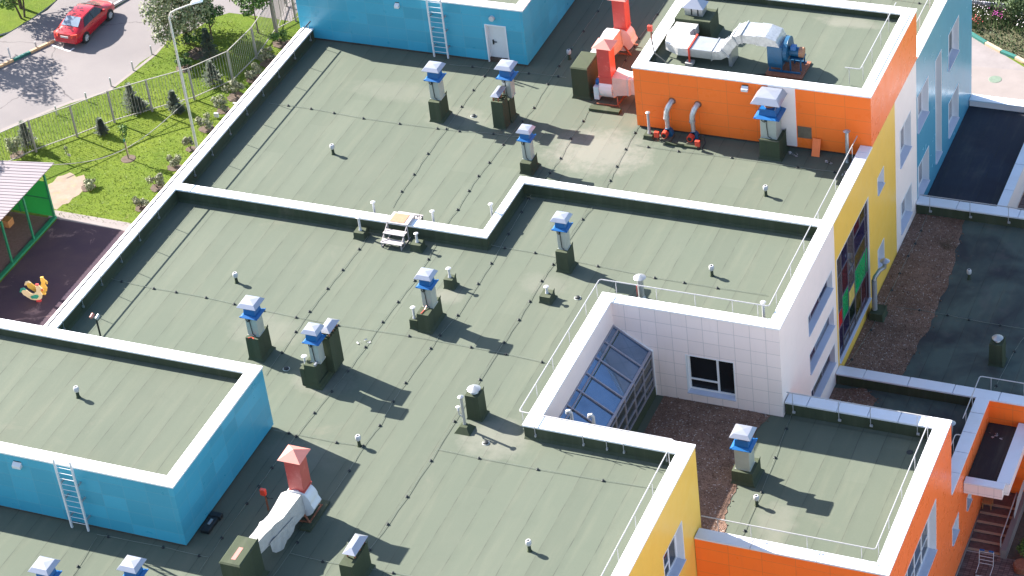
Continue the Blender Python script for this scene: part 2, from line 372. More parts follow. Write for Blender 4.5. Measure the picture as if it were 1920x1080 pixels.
ORD = ['first', 'second', 'third', 'fourth', 'fifth', 'sixth', 'seventh', 'eighth', 'ninth', 'tenth', 'eleventh', 'twelfth', 'thirteenth', 'fourteenth', 'fifteenth', 'sixteenth', 'seventeenth', 'eighteenth', 'nineteenth', 'twentieth']
G = -12.3

# ============================================================ THE BUILDINGS
HP = .66                         # height of the parapet coping above the main roof
def wall_grid(mb, axis, c, a0, a1, z0, z1, holes=()):
    "a wall face on plane axis = c with rectangular openings (a0, a1, z0, z1)"
    As = sorted({a0, a1} | {h[0] for h in holes} | {h[1] for h in holes}); Zs = sorted({z0, z1} | {h[2] for h in holes} | {h[3] for h in holes})
    As = [a for a in As if a0 - 1e-6 <= a <= a1 + 1e-6]; Zs = [z for z in Zs if z0 - 1e-6 <= z <= z1 + 1e-6]
    P = (lambda a, z: (c, a, z)) if axis == 'x' else (lambda a, z: (a, c, z))
    for i in range(len(As) - 1):
        for j in range(len(Zs) - 1):
            am = (As[i] + As[i+1]) / 2; zm = (Zs[j] + Zs[j+1]) / 2
            if any(h[0] < am < h[1] and h[2] < zm < h[3] for h in holes): continue
            q = [P(As[i], Zs[j]), P(As[i+1], Zs[j]), P(As[i+1], Zs[j+1]), P(As[i], Zs[j+1])]
            mb.face(q if axis == 'x' else q)
def window(parent, axis, c, a0, a1, z0, z1, depth=.42, panes=None, label=None, frame='frame', bars=(), sill=.06, fw=.07):
    """a recessed window on plane axis = c (outward is +x, or -y for axis y): reveal + sill, frame bars, panes.
    panes: list of (a0, a1, z0, z1, material); bars: list of (a0, a1, z0, z1)"""
    sg = -1 if axis == 'x' else 1
    def bx(mb, A0, A1, d0, d1, Z0, Z1):
        if axis == 'x': mb.box(c - d1, c - d0, A0, A1, Z0, Z1)
        else: mb.box(A0, A1, c + d0, c + d1, Z0, Z1)
    mb = MB(); t = .035                                       # the white trim standing round the opening
    bx(mb, a0, a0 + t, -.012, depth, z0 + t, z1 - t); bx(mb, a1 - t, a1, -.012, depth, z0 + t, z1 - t); bx(mb, a0, a1, -.012, depth, z1 - t, z1)
    wn = mb.build('window', 'frame', parent, label=label)
    mb = MB()
    if axis == 'x': mb.hexa([(c - depth, a0, z0 - .01), (c + sill, a0, z0 - .01), (c + sill, a1, z0 - .01), (c - depth, a1, z0 - .01)], [(c - depth, a0, z0 + t + .03), (c + sill, a0, z0 + t), (c + sill, a1, z0 + t), (c - depth, a1, z0 + t + .03)])
    else: mb.hexa([(a0, c - sill, z0 - .01), (a1, c - sill, z0 - .01), (a1, c + depth, z0 - .01), (a0, c + depth, z0 - .01)], [(a0, c - sill, z0 + t), (a1, c - sill, z0 + t), (a1, c + depth, z0 + t + .03), (a0, c + depth, z0 + t + .03)])
    mb.build('sill', 'sill', wn)
    b0, b1, y0, y1 = a0 + t, a1 - t, z0 + t + .03, z1 - t
    mb = MB(); d0, d1 = depth - .10, depth - .03
    bx(mb, b0, b0 + fw, d0, d1, y0, y1); bx(mb, b1 - fw, b1, d0, d1, y0, y1); bx(mb, b0 + fw, b1 - fw, d0, d1, y0, y0 + fw); bx(mb, b0 + fw, b1 - fw, d0, d1, y1 - fw, y1)
    for q in bars: bx(mb, q[0], q[1], d0 + .012, d1, q[2], q[3])
    mb.build('frame', frame, wn)
    for p in panes or [(b0, b1, y0, y1, 'glass_dark')]:
        mb = MB(); bx(mb, max(p[0], b0 + .01), min(p[1], b1 - .01), depth - .055, depth - .045, max(p[2], y0 + .01), min(p[3], y1 - .01)); mb.build('pane', p[4], wn)
    mb = MB(); bx(mb, a0, a1, depth, depth + .02, z0, z1); mb.build('backing', 'black', wn)
    return wn
def seam_coping(mb, x0, x1, y0, y1, z, th=.085, pitch=1.95, along='y', start=0.0):
    "white sheet coping laid in lengths with 8 mm open joints, slightly proud standing lips"
    if isinstance(mb, Parts): mb = mb.new()
    a0, a1 = (y0, y1) if along == 'y' else (x0, x1)
    cuts = [a0]; k = a0 + start if start else a0 + pitch
    while k < a1 - .3: cuts.append(k); k += pitch
    cuts.append(a1)
    for i in range(len(cuts) - 1):
        p, q = cuts[i] + (.016 if i else 0), cuts[i+1] - (.016 if i < len(cuts) - 2 else 0); dz = random.uniform(-.004, .004)
        if along == 'y': mb.box(x0, x1, p, q, z - th, z + dz)
        else: mb.box(p, q, y0, y1, z - th, z + dz)
    # core under the joints
    if along == 'y': mb.box(x0 + .012, x1 - .012, y0 + .012, y1 - .012, z - th + .004, z - .06)
    else: mb.box(x0 + .012, x1 - .012, y0 + .012, y1 - .012, z - th + .004, z - .06)

main = wthing('school_building', 'large building with flat green felt roof, white coping and white, yellow and blue walls', 'building', (14, 0, G))
XE, XW = 28.70, -.68
# --- roof deck (top-level level 0), cut out round the courtyard
rd = Parts()
for r in [(XW + .05, 21.62, -31, 28.0), (21.62, XE - .05, -2.8, 28.0), (21.62, 27.8, -31, -10.35)]:
    rd.box(r[0], r[1], r[2], r[3], -.35, 0.0)
rd.build('roof', 'felt', main)
# --- coping
cp = Parts()
seam_coping(cp, -.56, 0, -31, -20.06, HP); seam_coping(cp, -.56, 0, -12.9, 0, HP, start=.9); seam_coping(cp, -.56, 0, 0, 13.96, HP)
cp.build('coping', 'coping', main, bevel=.008)
cp = Parts(); seam_coping(cp, .0, 15.01, 0, .49, HP, along='x', start=1.0, pitch=2.3); seam_coping(cp, 14.64, 15.01, .49, 4.17, HP); seam_coping(cp, 14.64, 28.21, 4.17, 4.62, HP, along='x', start=.85, pitch=2.3)
cp.build('coping', 'coping', main, bevel=.008)
cp = Parts(); seam_coping(cp, 28.21, 28.74, -1.84, 10.33, HP, start=1.55, pitch=2.02); seam_coping(cp, 28.21, 28.74, 17.78, 27.9, HP, start=.6, pitch=2.02)
seam_coping(cp, 21.66, 28.74, -2.86, -2.32, HP, along='x', start=6.4, pitch=9); seam_coping(cp, 21.09, 21.66, -10.3, -2.32, HP, start=5.3, pitch=1.3); cp.box(28.21, 28.74, -2.31, -1.85, HP - .085, HP)
cp.build('coping', 'coping', main, bevel=.008)
cp = Parts(); seam_coping(cp, 21.09, 27.84, -10.97, -10.31, HP, along='x', start=4.1, pitch=9); seam_coping(cp, 27.28, 27.84, -31, -10.98, HP, start=.75, pitch=2.25)
cp.build('coping', 'coping', main, bevel=.008)
# --- parapet upstands (felt dressed up the inner faces)
up = Parts()
z1 = HP - .085
up.box(-.50, -.03, -12.9, 13.96, 0, z1); up.box(-.50, -.03, -31, -20.1, 0, z1)
up.box(-.03, 14.97, .05, .44, 0, z1); up.box(14.68, 14.97, .44, 4.13, 0, z1); up.box(14.68, 28.25, 4.22, 4.58, 0, z1)
up.box(28.25, 28.66, -1.9, 10.3, 0, z1); up.box(28.25, 28.66, 17.8, 27.9, 0, z1); up.box(21.70, 28.66, -2.8, -2.36, 0, z1); up.box(21.13, 21.62, -10.34, -2.36, 0, z1)
up.box(21.13, 27.8, -10.93, -10.35, 0, z1); up.box(27.32, 27.8, -31, -10.93, 0, z1)
# sloped felt fillets at the foot of the upstands
for a, b in (((-.03, -12.9), (-.03, 13.96)),): up.new().add([(a[0], a[1], .09), (b[0], b[1], .09), (b[0] + .09, b[1], .004), (a[0] + .09, a[1], .004)], [(0, 3, 2, 1)])
for (xa, xb, yy) in ((0, 15.0, .05), (14.98, 28.25, 4.22), (21.13, 27.3, -10.93)): up.new().add([(xa, yy, .09), (xb, yy, .09), (xb, yy - .09, .004), (xa, yy - .09, .004)], [(0, 3, 2, 1)])
up.new().add([(14.97, .05, .09), (14.97, 4.2, .09), (15.06, 4.2, .004), (15.06, .05, .004)], [(0, 3, 2, 1)])
up.build('parapet', 'felt_wrap', main)
# --- east facade x = 28.70 in coloured fields, with openings
WB = [(23.32, 25.28, -3.50, -1.52), (17.75, 19.66, -3.48, -1.50), (20.92, 22.03, -7.27, -1.48), (23.32, 25.26, -7.36, -5.36), (17.75, 19.68, -7.36, -5.36)]
WW = [(14.72, 16.60, -3.42, -1.44), (14.72, 16.60, -7.10, -5.40)]
WY = [(11.08, 12.12, -2.44, -1.52), (10.9, 11.95, -6.5, -5.30)]
ST = (4.83, 9.66, -7.04, -1.50)
WS = [(.78, 4.17, -2.47, -1.48), (.78, 4.23, -4.50, -3.44), (.78, 4.20, -6.50, -5.40)]
def fld(mat, a0, a1, z0, z1, holes=(), lab=None, x=XE):
    mb = MB(); wall_grid(mb, 'x', x, a0, a1, z0, z1, holes); mb.build('wall', mat, main, label=lab)
fld('white_flat', -2.82, 4.63, G, z1, WS, 'white panel wall with three long strip windows')
fld('yellow', 4.63, 14.02, G, z1, WY + [ST], 'yellow panel wall around the coloured glass window')
fld('white_flat', 14.02, 17.58, G, z1, WW, 'narrow white panel wall')
fld('teal', 17.58, 27.85, G, z1, WB, 'grey-blue panel wall')
mb = MB(); mb.face([(XE, 27.85, G), (XW, 27.85, G), (XW, 27.85, z1), (XE, 27.85, z1)]); mb.face([(XW, 27.85, G), (XW, -31, G), (XW, -31, -.1), (XW, 27.85, -.1)])
mb.box(XW - .004, -.50, -12.9, 13.96, -.1, z1); mb.box(XW - .004, -.50, -31, -20.1, -.1, z1); mb.build('wall', 'white_flat', main)
# courtyard walls
mb = MB(); CW = (24.66, 26.73, -3.43, -1.46)
wall_grid(mb, 'y', -2.82, 21.65, XE, -3.87, z1, [CW]); mb.build('wall', 'white_wall', main, label='white tiled wall of the small courtyard')
mb = MB(); wall_grid(mb, 'x', 21.65, -10.36, -2.82, -3.87, z1); mb.build('wall', 'white_flat', main)
mb = MB(); mb.face([(21.65, -10.36, -3.87), (27.82, -10.36, -3.87), (27.82, -10.36, z1), (21.65, -10.36, z1)]); mb.build('wall', 'yellow', main)
DW = (-14.33, -12.25, -3.42, -1.44)
mb = MB(); wall_grid(mb, 'x', 27.82, -31, -10.36, G, z1, [DW]); mb.build('wall', 'yellow', main, label='yellow wall with one white framed window above the low orange wing')
# solid core kept inside the walls so light never leaks through openings
core = Parts(); core.box(21.75, XE - .75, -2.1, 27.5, G, -.36); core.box(XW + .1, 21.5, -30.5, 27.5, G, -.36); core.box(21.5, 27.0, -30.5, -11.1, G, -.36)
core.build('core', 'black', main)
# windows
def casement(ax, c, q, mat, lab=None, flip=False, depth=.38):
    a0, a1, y0, y1 = q; m = a0 + (a1 - a0) * (.62 if not flip else .40); zt = y0 + (y1 - y0) * .30
    lo, hi = (a0, m) if not flip else (m, a1)
    bars = [(m - .045, m + .045, y0 + .13, y1 - .10), (lo + .1, hi - (.045 if not flip else .1), zt - .04, zt + .04)] if not flip else [(m - .045, m + .045, y0 + .13, y1 - .10), (m + .045, a1 - .1, zt - .04, zt + .04)]
    if isinstance(mat, str): mat = (mat, mat)
    return window(main, ax, c, a0, a1, y0, y1, depth, [(a0, m, y0, y1, mat[0]), (m, a1, y0, y1, mat[1])], lab, bars=bars)
casement('y', -2.82, CW, 'glass_dark', 'white framed window in the courtyard wall', depth=.30)
casement('x', 27.82, DW, 'glass_dark', depth=.40)
casement('x', XE, WB[0], ('glass_dark', 'glass_mid')); casement('x', XE, WB[1], 'glass_blind'); casement('x', XE, WB[3], 'glass_blind'); casement('x', XE, WB[4], 'glass_blind')
q = WB[2]; window(main, 'x', XE, *q, .36, [(q[0], q[1], q[2] + i * 1.16, q[2] + (i + 1) * 1.16, 'glass_dark') for i in range(5)], 'tall slit window', bars=[(q[0] + .1, q[1] - .1, q[2] + i * 1.16 - .025, q[2] + i * 1.16 + .025) for i in range(1, 5)])
for q in WW: casement('x', XE, q, 'glass_blind')
for q, m in zip(WY, ('glass_blind', 'g_slate')): window(main, 'x', XE, *q, .36, [(q[0], q[1], q[2], q[3], m)])
for q, ms in zip(WS, (('g_slate', 'g_maroon', 'g_navy'), ('g_olive', 'g_maroon', 'g_slate'), ('g_navy', 'g_olive', 'g_grey'))):
    a0, a1, y0, y1 = q; c1, c2 = a0 + (a1 - a0) * (.30 if ms[0] != 'g_olive' else .12), a0 + (a1 - a0) * (.66 if ms[0] != 'g_olive' else .42)
    window(main, 'x', XE, a0, a1, y0, y1, .31, [(a0, c1, y0, y1, ms[0]), (c1, c2, y0, y1, ms[1]), (c2, a1, y0, y1, ms[2])], bars=[(c1 - .03, c1 + .03, y0 + .1, y1 - .1), (c2 - .03, c2 + .03, y0 + .1, y1 - .1)], frame='sky_frame', fw=.03)
# the coloured glass window
a0, a1, y0, y1 = ST
cols = [4.85, 5.72, 6.66, 7.60, 8.52, 9.30, 9.66]
pan = {0: [(-7.04, -5.45, 'g_navy'), (-5.45, -4.55, 'g_red'), (-4.55, -2.72, 'g_grey'), (-2.72, -1.5, 'g_grey')],
       1: [(-7.04, -6.35, 'g_grey'), (-6.35, -5.45, 'g_navy'), (-5.45, -4.10, 'g_green'), (-4.10, -2.72, 'g_maroon'), (-2.72, -1.5, 'g_navy')],
       2: [(-7.04, -6.35, 'g_grey'), (-6.35, -5.45, 'g_black'), (-5.45, -4.55, 'g_yellow'), (-4.55, -3.60, 'g_grey'), (-3.6, -1.5, 'g_grey')],
       3: [(-7.04, -5.45, 'g_olive'), (-5.45, -4.10, 'g_green'), (-4.10, -3.30, 'g_olive'), (-3.30, -2.35, 'g_navy'), (-2.35, -1.5, 'g_maroon')],
       4: [(-7.04, -5.45, 'g_maroon'), (-5.45, -4.10, 'g_green'), (-4.10, -3.30, 'g_olive'), (-3.30, -2.35, 'g_navy'), (-2.35, -1.5, 'g_olive')],
       5: [(-7.04, -5.45, 'g_maroon'), (-5.45, -4.10, 'g_green'), (-4.10, -3.30, 'g_grey'), (-3.30, -2.35, 'g_navy'), (-2.35, -1.5, 'g_grey')]}
pl, br = [], []
for i, rows in pan.items():
    if i == 4: br += [(cols[i] - .016, cols[i] + .016, y0 + .1, -5.45), (cols[i] - .016, cols[i] + .016, -2.35, y1 - .09)]
    elif i: br.append((cols[i] - .016, cols[i] + .016, y0 + .1, y1 - .09))
    for z0, zz, m in rows:
        pl.append((cols[i], cols[i+1], z0, zz, m))
        if z0 > y0 + .01: br.append((cols[i] + (.025 if i else .1), cols[i+1] - (.025 if i < 5 else .1), z0 - .016, z0 + .016))
window(main, 'x', XE, a0, a1, y0, y1, .15, pl, 'tall window of navy, maroon, green, yellow and red glass', bars=br, fw=.03, frame='mullion')

# --- rooftop blocks
def roof_block(name, label, x0, x1, y0, y1, h, smat, emat, zb=0.0, door=None, drop=.40, ezb=0.0):
    t = wthing(name, label, 'rooftop block', ((x0 + x1) / 2, (y0 + y1) / 2, zb))
    zr = zb; zb = zb + .11; ezb = max(ezb, zb); MB().box(x0 + .08, x1 - .08, y0 + .06, y1 - .08, zr - .3, zb + .1).build('base', 'soil', t)
    mb = MB(); wall_grid(mb, 'y', y0, x0, x1, zb, h, [door] if door else []); mb.build('wall', smat, t)
    mb = MB(); mb.face([(x1, y0, ezb), (x1, y1, ezb), (x1, y1, h), (x1, y0, h)]); mb.build('wall', emat, t)
    mb = MB(); mb.face([(x1, y1, zb), (x0, y1, zb), (x0, y1, h), (x1, y1, h)]); mb.face([(x0, y1, zb), (x0, y0, zb), (x0, y0, h), (x0, y1, h)]); mb.build('wall', smat, t)
    mb = MB(); mb.box(x0 + .1, x1 - .1, y0 + .1, y1 - .1, h - drop - .12, h - drop); mb.build('roof', 'felt', t)
    mb = Parts(); i = .44
    mb.box(x0 + i - .04, x0 + i, y0 + i, y1 - i, h - drop, h - .01); mb.box(x1 - i, x1 - i + .04, y0 + i, y1 - i, h - drop, h - .01); mb.box(x0 + i, x1 - i, y0 + i - .04, y0 + i, h - drop, h - .01); mb.box(x0 + i, x1 - i, y1 - i, y1 - i + .04, h - drop, h - .01)
    mb.build('parapet', 'felt_wrap', t)
    return t
def ring_coping(t, x0, x1, y0, y1, h, w=.50, o=.035, mat='coping'):
    mb = Parts(); z = h + .08
    seam_coping(mb, x0 - o, x1 + o, y0 - o, y0 + w, z, .08, 2.3, 'x', 1.9); seam_coping(mb, x0 - o, x1 + o, y1 - w, y1 + o, z, .08, 2.3, 'x', 1.2)
    seam_coping(mb, x0 - o, x0 + w, y0 + w + .004, y1 - w - .004, z, .08, 1.9, 'y'); seam_coping(mb, x1 - w, x1 + o, y0 + w + .004, y1 - w - .004, z, .08, 1.9, 'y', .3)
    mb.build('coping', mat, t, bevel=.008)
lb = roof_block('stair_house', 'blue rooftop block at the lower left with a white coping round its green roof', -6.0, 11.33, -20.11, -12.93, 2.91, 'blue', 'blue')
ring_coping(lb, -6.0, 11.33, -20.11, -12.93, 2.91, w=.50)
mb = MB(); mb.face([(-6, -20.11, G), (-.7, -20.11, G), (-.7, -20.11, 0), (-6, -20.11, 0)]); mb.face([(-.7, -12.93, G), (-6, -12.93, G), (-6, -12.93, 0), (-.7, -12.93, 0)]); mb.build('wall', 'blue', lb)
DO = (9.15, 10.23, 0.03, 2.08)
la = roof_block('stair_house', 'blue rooftop block at the top with a white door and a ladder', -.72, 11.15, 13.99, 23.0, 2.98, 'blue', 'blue', door=DO)
ring_coping(la, -.72, 11.15, 13.99, 23.0, 2.98, w=.46)
mb = MB(); mb.face([(-.72, 23, G), (-.72, 13.99, G), (-.72, 13.99, 0), (-.72, 23, 0)]); mb.build('wall', 'blue', la)
mb = MB(); a0, a1, y0, y1 = DO
mb.box(a0, a0 + .05, 13.96, 14.22, y0, y1); mb.box(a1 - .05, a1, 13.96, 14.22, y0, y1); mb.box(a0 + .05, a1 - .05, 13.96, 14.22, y1 - .05, y1)
dr = mb.build('door', 'frame', la)
mb = MB(); mb.box(a0 + .05, a1 - .05, 14.17, 14.21, y0, y1 - .05); mb.build('door_leaf', 'white_metal', dr)
mb = MB(); mb.box(9.40, 9.46, 14.12, 14.17, .92, 1.16); mb.bar((9.43, 14.11, 1.07), (9.62, 14.11, 1.07), .035); mb.build('handle', 'black', dr)
ob = roof_block('plant_room', 'orange rooftop block with a white coping, carrying the big silver duct', 17.93, 28.70, 10.35, 17.72, 3.11, 'orange', 'orange_e', drop=.31, ezb=.58)
ring_coping(ob, 17.93, 28.70, 10.35, 17.72, 3.11, w=.53)
# white panel strip, hatch and lifted panel of the orange wall
mb = MB(); mb.box(24.15, 25.36, 10.32, 10.35, .14, 3.11); mb.build('wall_strip', 'white_flat', ob, label='white panel strip behind the big chimney')
mb = MB(); mb.box(25.40, 26.03, 10.335, 10.352, .62, 1.21); mb.build('hatch', 'plywood', ob, label='square opening closed with brown board')

# --- low orange wing (roof at -3.85) with the gravel courtyard in front of it
FZ = -3.85
fw_ = wthing('orange_wing', 'low orange wing with white coping and a roof railing at the lower right', 'building', (31.5, -6.5, G))
mb = Parts(); mb.box(21.67, 35.3, -10.34, -2.84, FZ - .3, FZ); mb.box(28.72, 35.3, -2.86, -2.1, FZ - .3, FZ); mb.box(27.86, 35.3, -11.1, -10.34, FZ - .3, FZ); mb.build('roof', 'felt', fw_)
h = -3.18
mb = Parts(); seam_coping(mb, 27.85, 35.41, -11.24, -10.67, h, .08, 2.6, 'x', 2.2); seam_coping(mb, 34.80, 35.41, -10.666, -2.694, h, .08, 1.95, 'y', .75); seam_coping(mb, 28.74, 35.41, -2.69, -2.03, h, .08, 1.25, 'x', .9)
mb.build('coping', 'coping_old', fw_, bevel=.008)
mb = Parts(); mb.box(27.86, 35.3, -11.15, -10.71, FZ, h - .08); mb.box(34.84, 35.3, -10.71, -2.65, FZ, h - .08); mb.box(28.76, 35.3, -2.65, -2.1, FZ, h - .08); mb.build('parapet', 'felt_wrap', fw_)
mb = MB(); mb.face([(27.84, -11.2, G), (35.38, -11.2, G), (35.38, -11.2, h - .08), (27.84, -11.2, h - .08)]); mb.build('wall', 'orange', fw_)
BF = (-9.6, -4.45, -7.96, -5.22); SF = (-1.92, -.88, -10.02, -9.02)
mb = MB(); wall_grid(mb, 'x', 35.38, -11.2, -2.06, -12.08, h - .08, [BF]); mb.build('wall', 'orange_e', fw_)
mb = MB(); mb.face([(35.38, -2.06, -7.7), (28.74, -2.06, -7.7), (28.74, -2.06, h - .08), (35.38, -2.06, h - .08)]); mb.build('wall', 'orange_e', fw_)
mb = MB(); mb.box(28.8, 34.9, -10.9, -2.5, G, -4.2); mb.build('core', 'black', fw_)
mb = Parts(); mb.box(28.0, 35.41, -11.23, -2.06, G, -12.08); mb.box(34.0, 35.42, -2.06, 4.1, G, -12.08); mb.build('plinth', 'pale_paving', fw_)
WING_BARS = [(BF[0] + i * 1.03 - .03, BF[0] + i * 1.03 + .03, BF[2] + .12, BF[3] - .1) for i in range(1, 5)] + [(BF[0] + .1, BF[1] - .1, BF[2] + .75, BF[2] + .80)]
window(fw_, 'x', 35.38, *BF, .40, None, 'wide window with tall narrow panes', bars=WING_BARS)

# --- lower roofs east of the main block, all at the same storey
LZ = -7.65; h = -7.04
lo = wthing('lower_wing', 'lower wing on the right with dark green roofs and pale coping, below the yellow wall', 'building', (32, 8, G))
mb = Parts(); mb.box(28.71, 42.0, 4.2, 17.3, LZ - .3, LZ); mb.box(28.71, 34.9, -2.05, 4.2, LZ - .3, LZ); mb.build('roof', 'felt_low', lo)
mb = Parts(); seam_coping(mb, 28.72, 42.0, 4.14, 4.74, h, .08, 1.95, 'x', 1.2); seam_coping(mb, 28.72, 42.0, 17.26, 17.90, h, .08, 2.9, 'x', 1.9); seam_coping(mb, 34.84, 35.42, -2.05, 4.136, h, .08, 1.3, 'y')
mb.build('coping', 'coping_old', lo, bevel=.008)
mb = Parts(); mb.box(28.74, 42.0, 4.2, 4.68, LZ, h - .08); mb.box(28.74, 42.0, 17.30, 17.84, LZ, h - .08); mb.box(34.88, 35.3, -2.04, 4.2, LZ, h - .08); mb.build('parapet', 'felt_wrap', lo)
mb = MB(); wall_grid(mb, 'x', 35.38, -2.06, 4.16, -12.08, h - .08, [SF, (.46, 1.25, -10.15, -9.42)]); mb.build('wall', 'orange_e', lo)
mb = MB(); mb.face([(35.38, 4.16, G), (42.0, 4.16, G), (42.0, 4.16, h - .08), (35.38, 4.16, h - .08)]); mb.build('wall', 'orange', lo)
mb = MB(); mb.face([(42.0, 4.16, G), (42.0, 17.9, G), (42.0, 17.9, h - .08), (42.0, 4.16, h - .08)]); mb.build('wall', 'white_flat', lo)
mb = MB(); mb.box(28.9, 34.9, -1.9, 17, G, -8.0); mb.build('core', 'black', lo)
for q in (SF, (.46, 1.25, -10.15, -9.42)): window(lo, 'x', 35.38, *q, .40, [(*q, 'glass_blind')])
# entrance canopy
cz = -8.0
mb = Parts(); mb.box(35.41, 37.05, -.18, .22, cz - .07, cz); mb.box(36.68, 37.24, .224, 4.1, cz - .07, cz); mb.build('canopy_coping', 'coping_old', lo, bevel=.008, label='pale metal edge of the entrance canopy')
mb = Parts(); mb.box(35.40, 37.0, -.14, .18, cz - .62, cz - .07); mb.box(36.72, 37.19, .18, 4.12, cz - .62, cz - .07); mb.build('canopy_fascia', 'white_wall', lo)
mb = MB(); mb.box(35.40, 36.8, .1, 4.14, cz - .45, cz - .3); mb.build('canopy_roof', 'felt_black', lo, label='dark felt roof of the entrance canopy')
# --- dark low roof beside the grey-blue wall
HZ = -8.0; h = -7.6
hb = wthing('low_annex', 'low annexe with a smooth black roof in shade beside the grey-blue wall', 'building', (30.5, 22.5, G))
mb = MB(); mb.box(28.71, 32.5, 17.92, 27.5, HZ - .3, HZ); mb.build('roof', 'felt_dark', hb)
mb = Parts(); seam_coping(mb, 28.72, 32.9, 27.30, 27.86, h, .07, 3, 'x'); seam_coping(mb, 32.2, 32.66, 17.92, 27.296, h, .07, 2.2, 'y'); mb.build('coping', 'coping_old', hb, bevel=.006)
mb = Parts(); mb.box(28.73, 32.9, 27.36, 27.8, G, h - .07); mb.box(32.26, 32.62, 17.93, 27.36, G, h - .07); mb.build('wall', 'white_flat', hb)
mb = MB()
for i in range(30): mb.box(32.66, 37.8, 17.95 + i * .31, 18.23 + i * .31, -9.3, -9.22 + random.uniform(-.01, .01))
mb.build('porch_roof', 'deck_brown', hb, label='brown boarded porch roof')

# gravel laid on the felt along the walls
def gravel_patch(name, outline, z, label, mat='gravel'):
    mb = MB(); mb.prism(outline, z + .002, z + .018)
    # loose stones along and over the patch
    xs = [p[0] for p in outline]; ys = [p[1] for p in outline]
    def inside(x, y):
        c = False
        for i in range(len(outline)):
            (x1, y1), (x2, y2) = outline[i], outline[i-1]
            if (y1 > y) != (y2 > y) and x < (x2 - x1) * (y - y1) / (y2 - y1) + x1: c = not c
        return c
    k = 0
    while k < 900:
        x, y = random.uniform(min(xs), max(xs) + .25), random.uniform(min(ys), max(ys))
        if not inside(x - random.uniform(0, .22), y): continue
        r = random.uniform(.012, .035); mb.frus(x, y, r * 2, r * 2, z + .01, r, r, z + .018 + r); k += 1
    o = mb.build(name, mat); tag(o, kind='stuff', label=label, cat='gravel'); return o
def rag(pts, a=.09, step=.35):
    out = []
    for i in range(len(pts) - 1):
        p, q = Vector(pts[i]), Vector(pts[i+1]); k = max(1, int((q - p).length / step))
        for j in range(k):
            t = p.lerp(q, j / k); out.append((t.x + random.uniform(-a, a), t.y + random.uniform(-a, a)))
    return out
gravel_patch('gravel', [(28.72, 4.74), (28.72, 17.28)] + rag([(30.98, 17.28), (31.5, 12.8), (31.5, 8.8), (31.2, 4.76)]), LZ, 'brown gravel along the foot of the yellow wall')
gravel_patch('gravel', [(28.72, -2.0), (28.72, 3.9), (29.2, 3.95)] + rag([(29.9, 4.15), (30.7, 3.6), (30.75, 2.5), (30.3, 1.2), (30.2, -2.0)]), LZ, 'small patch of brown gravel below the three strip windows')
gravel_patch('gravel', [(23.6, -10.34), (23.6, -2.84), (27.5, -2.84)] + rag([tuple(at(*q, FZ)[:2]) for q in ((1440, 781), (1428, 795), (1392, 872), (1384, 905), (1366, 945), (1360, 985), (1358, 1000))], .10, .22) + [(28.6, -10.66)], FZ, 'gravel filling the small courtyard below the white tiled wall')

# --- glass lean-to in the courtyard
sk = wthing('glass_lean_to', 'blue reflecting glass lean-to roof built against the white courtyard wall', 'skylight', (22.5, -6.5, FZ))
x0, zt, x1, zb = 21.66, -.57, 23.22, -1.62; ya, yb = -10.33, -2.86
ms = [-2.90 - i * 1.035 for i in range(8)]
mb = MB(); mb.face([(x0, ya, zt), (x1, ya, zb), (x1, yb, zb), (x0, yb, zt)]); mb.build('glass_roof', 'skylight', sk)
mb = MB(); mb.face([(x1 - .01, ya, zb), (x1 - .01, ya, -3.35), (x1 - .01, yb, -3.35), (x1 - .01, yb, zb)]); mb.build('side_glazing', 'glass_mid', sk)
fr = MB(); sl = Vector((x1 - x0, 0, zb - zt)).normalized(); nn = Vector((-sl.z, 0, sl.x))
for y in ms: fr.bar(Vector((x0, y, zt)) + nn * .03, Vector((x1 + .03, y, zb)) + nn * .03, .055, .06); fr.bar((x1 + .015, y, zb), (x1 + .015, y, -3.35), .055)
for k in (0.0, .15): fr.bar(Vector((x0, ya, zt)) + sl * k * 1.6 + nn * .031, Vector((x0, yb, zt)) + sl * k * 1.6 + nn * .031, .05)
fr.bar((x1 - .02, ya, zb + .06), (x1 - .02, yb, zb + .06), .10, .08)
for z in (-1.78, -2.35, -2.9, -3.33): fr.bar((x1 + .017, ya, z), (x1 + .017, yb, z), .05)
fr.build('frame', 'sky_frame', sk)
mb = MB(); mb.face([(x0 + .01, ya, zt - .02), (x0 + .3, ya, zt - .2), (x0 + .3, yb, zt - .2), (x0 + .01, yb, zt - .02)]); mb.box(x0, x1 + .06, ya, yb, FZ, -3.37); mb.build('curb', 'felt_wrap', sk)
mb = MB(); mb.add([(x0, -2.83, zt + .05), (x1 + .08, -2.83, zb + .09), (x1 + .08, -2.83, FZ + .02), (x1 + .03, -2.83, FZ + .02), (x1 + .03, -2.83, zb + .03), (x0, -2.83, zt - .02),
   (x0, -2.89, zt + .05), (x1 + .08, -2.89, zb + .09), (x1 + .08, -2.89, FZ + .02), (x1 + .03, -2.89, FZ + .02), (x1 + .03, -2.89, zb + .03), (x0, -2.89, zt - .02)],
  [(6, 7, 10, 11), (7, 8, 9, 10), (0, 1, 7, 6), (1, 2, 8, 7)]); mb.build('flashing', 'frame', sk)

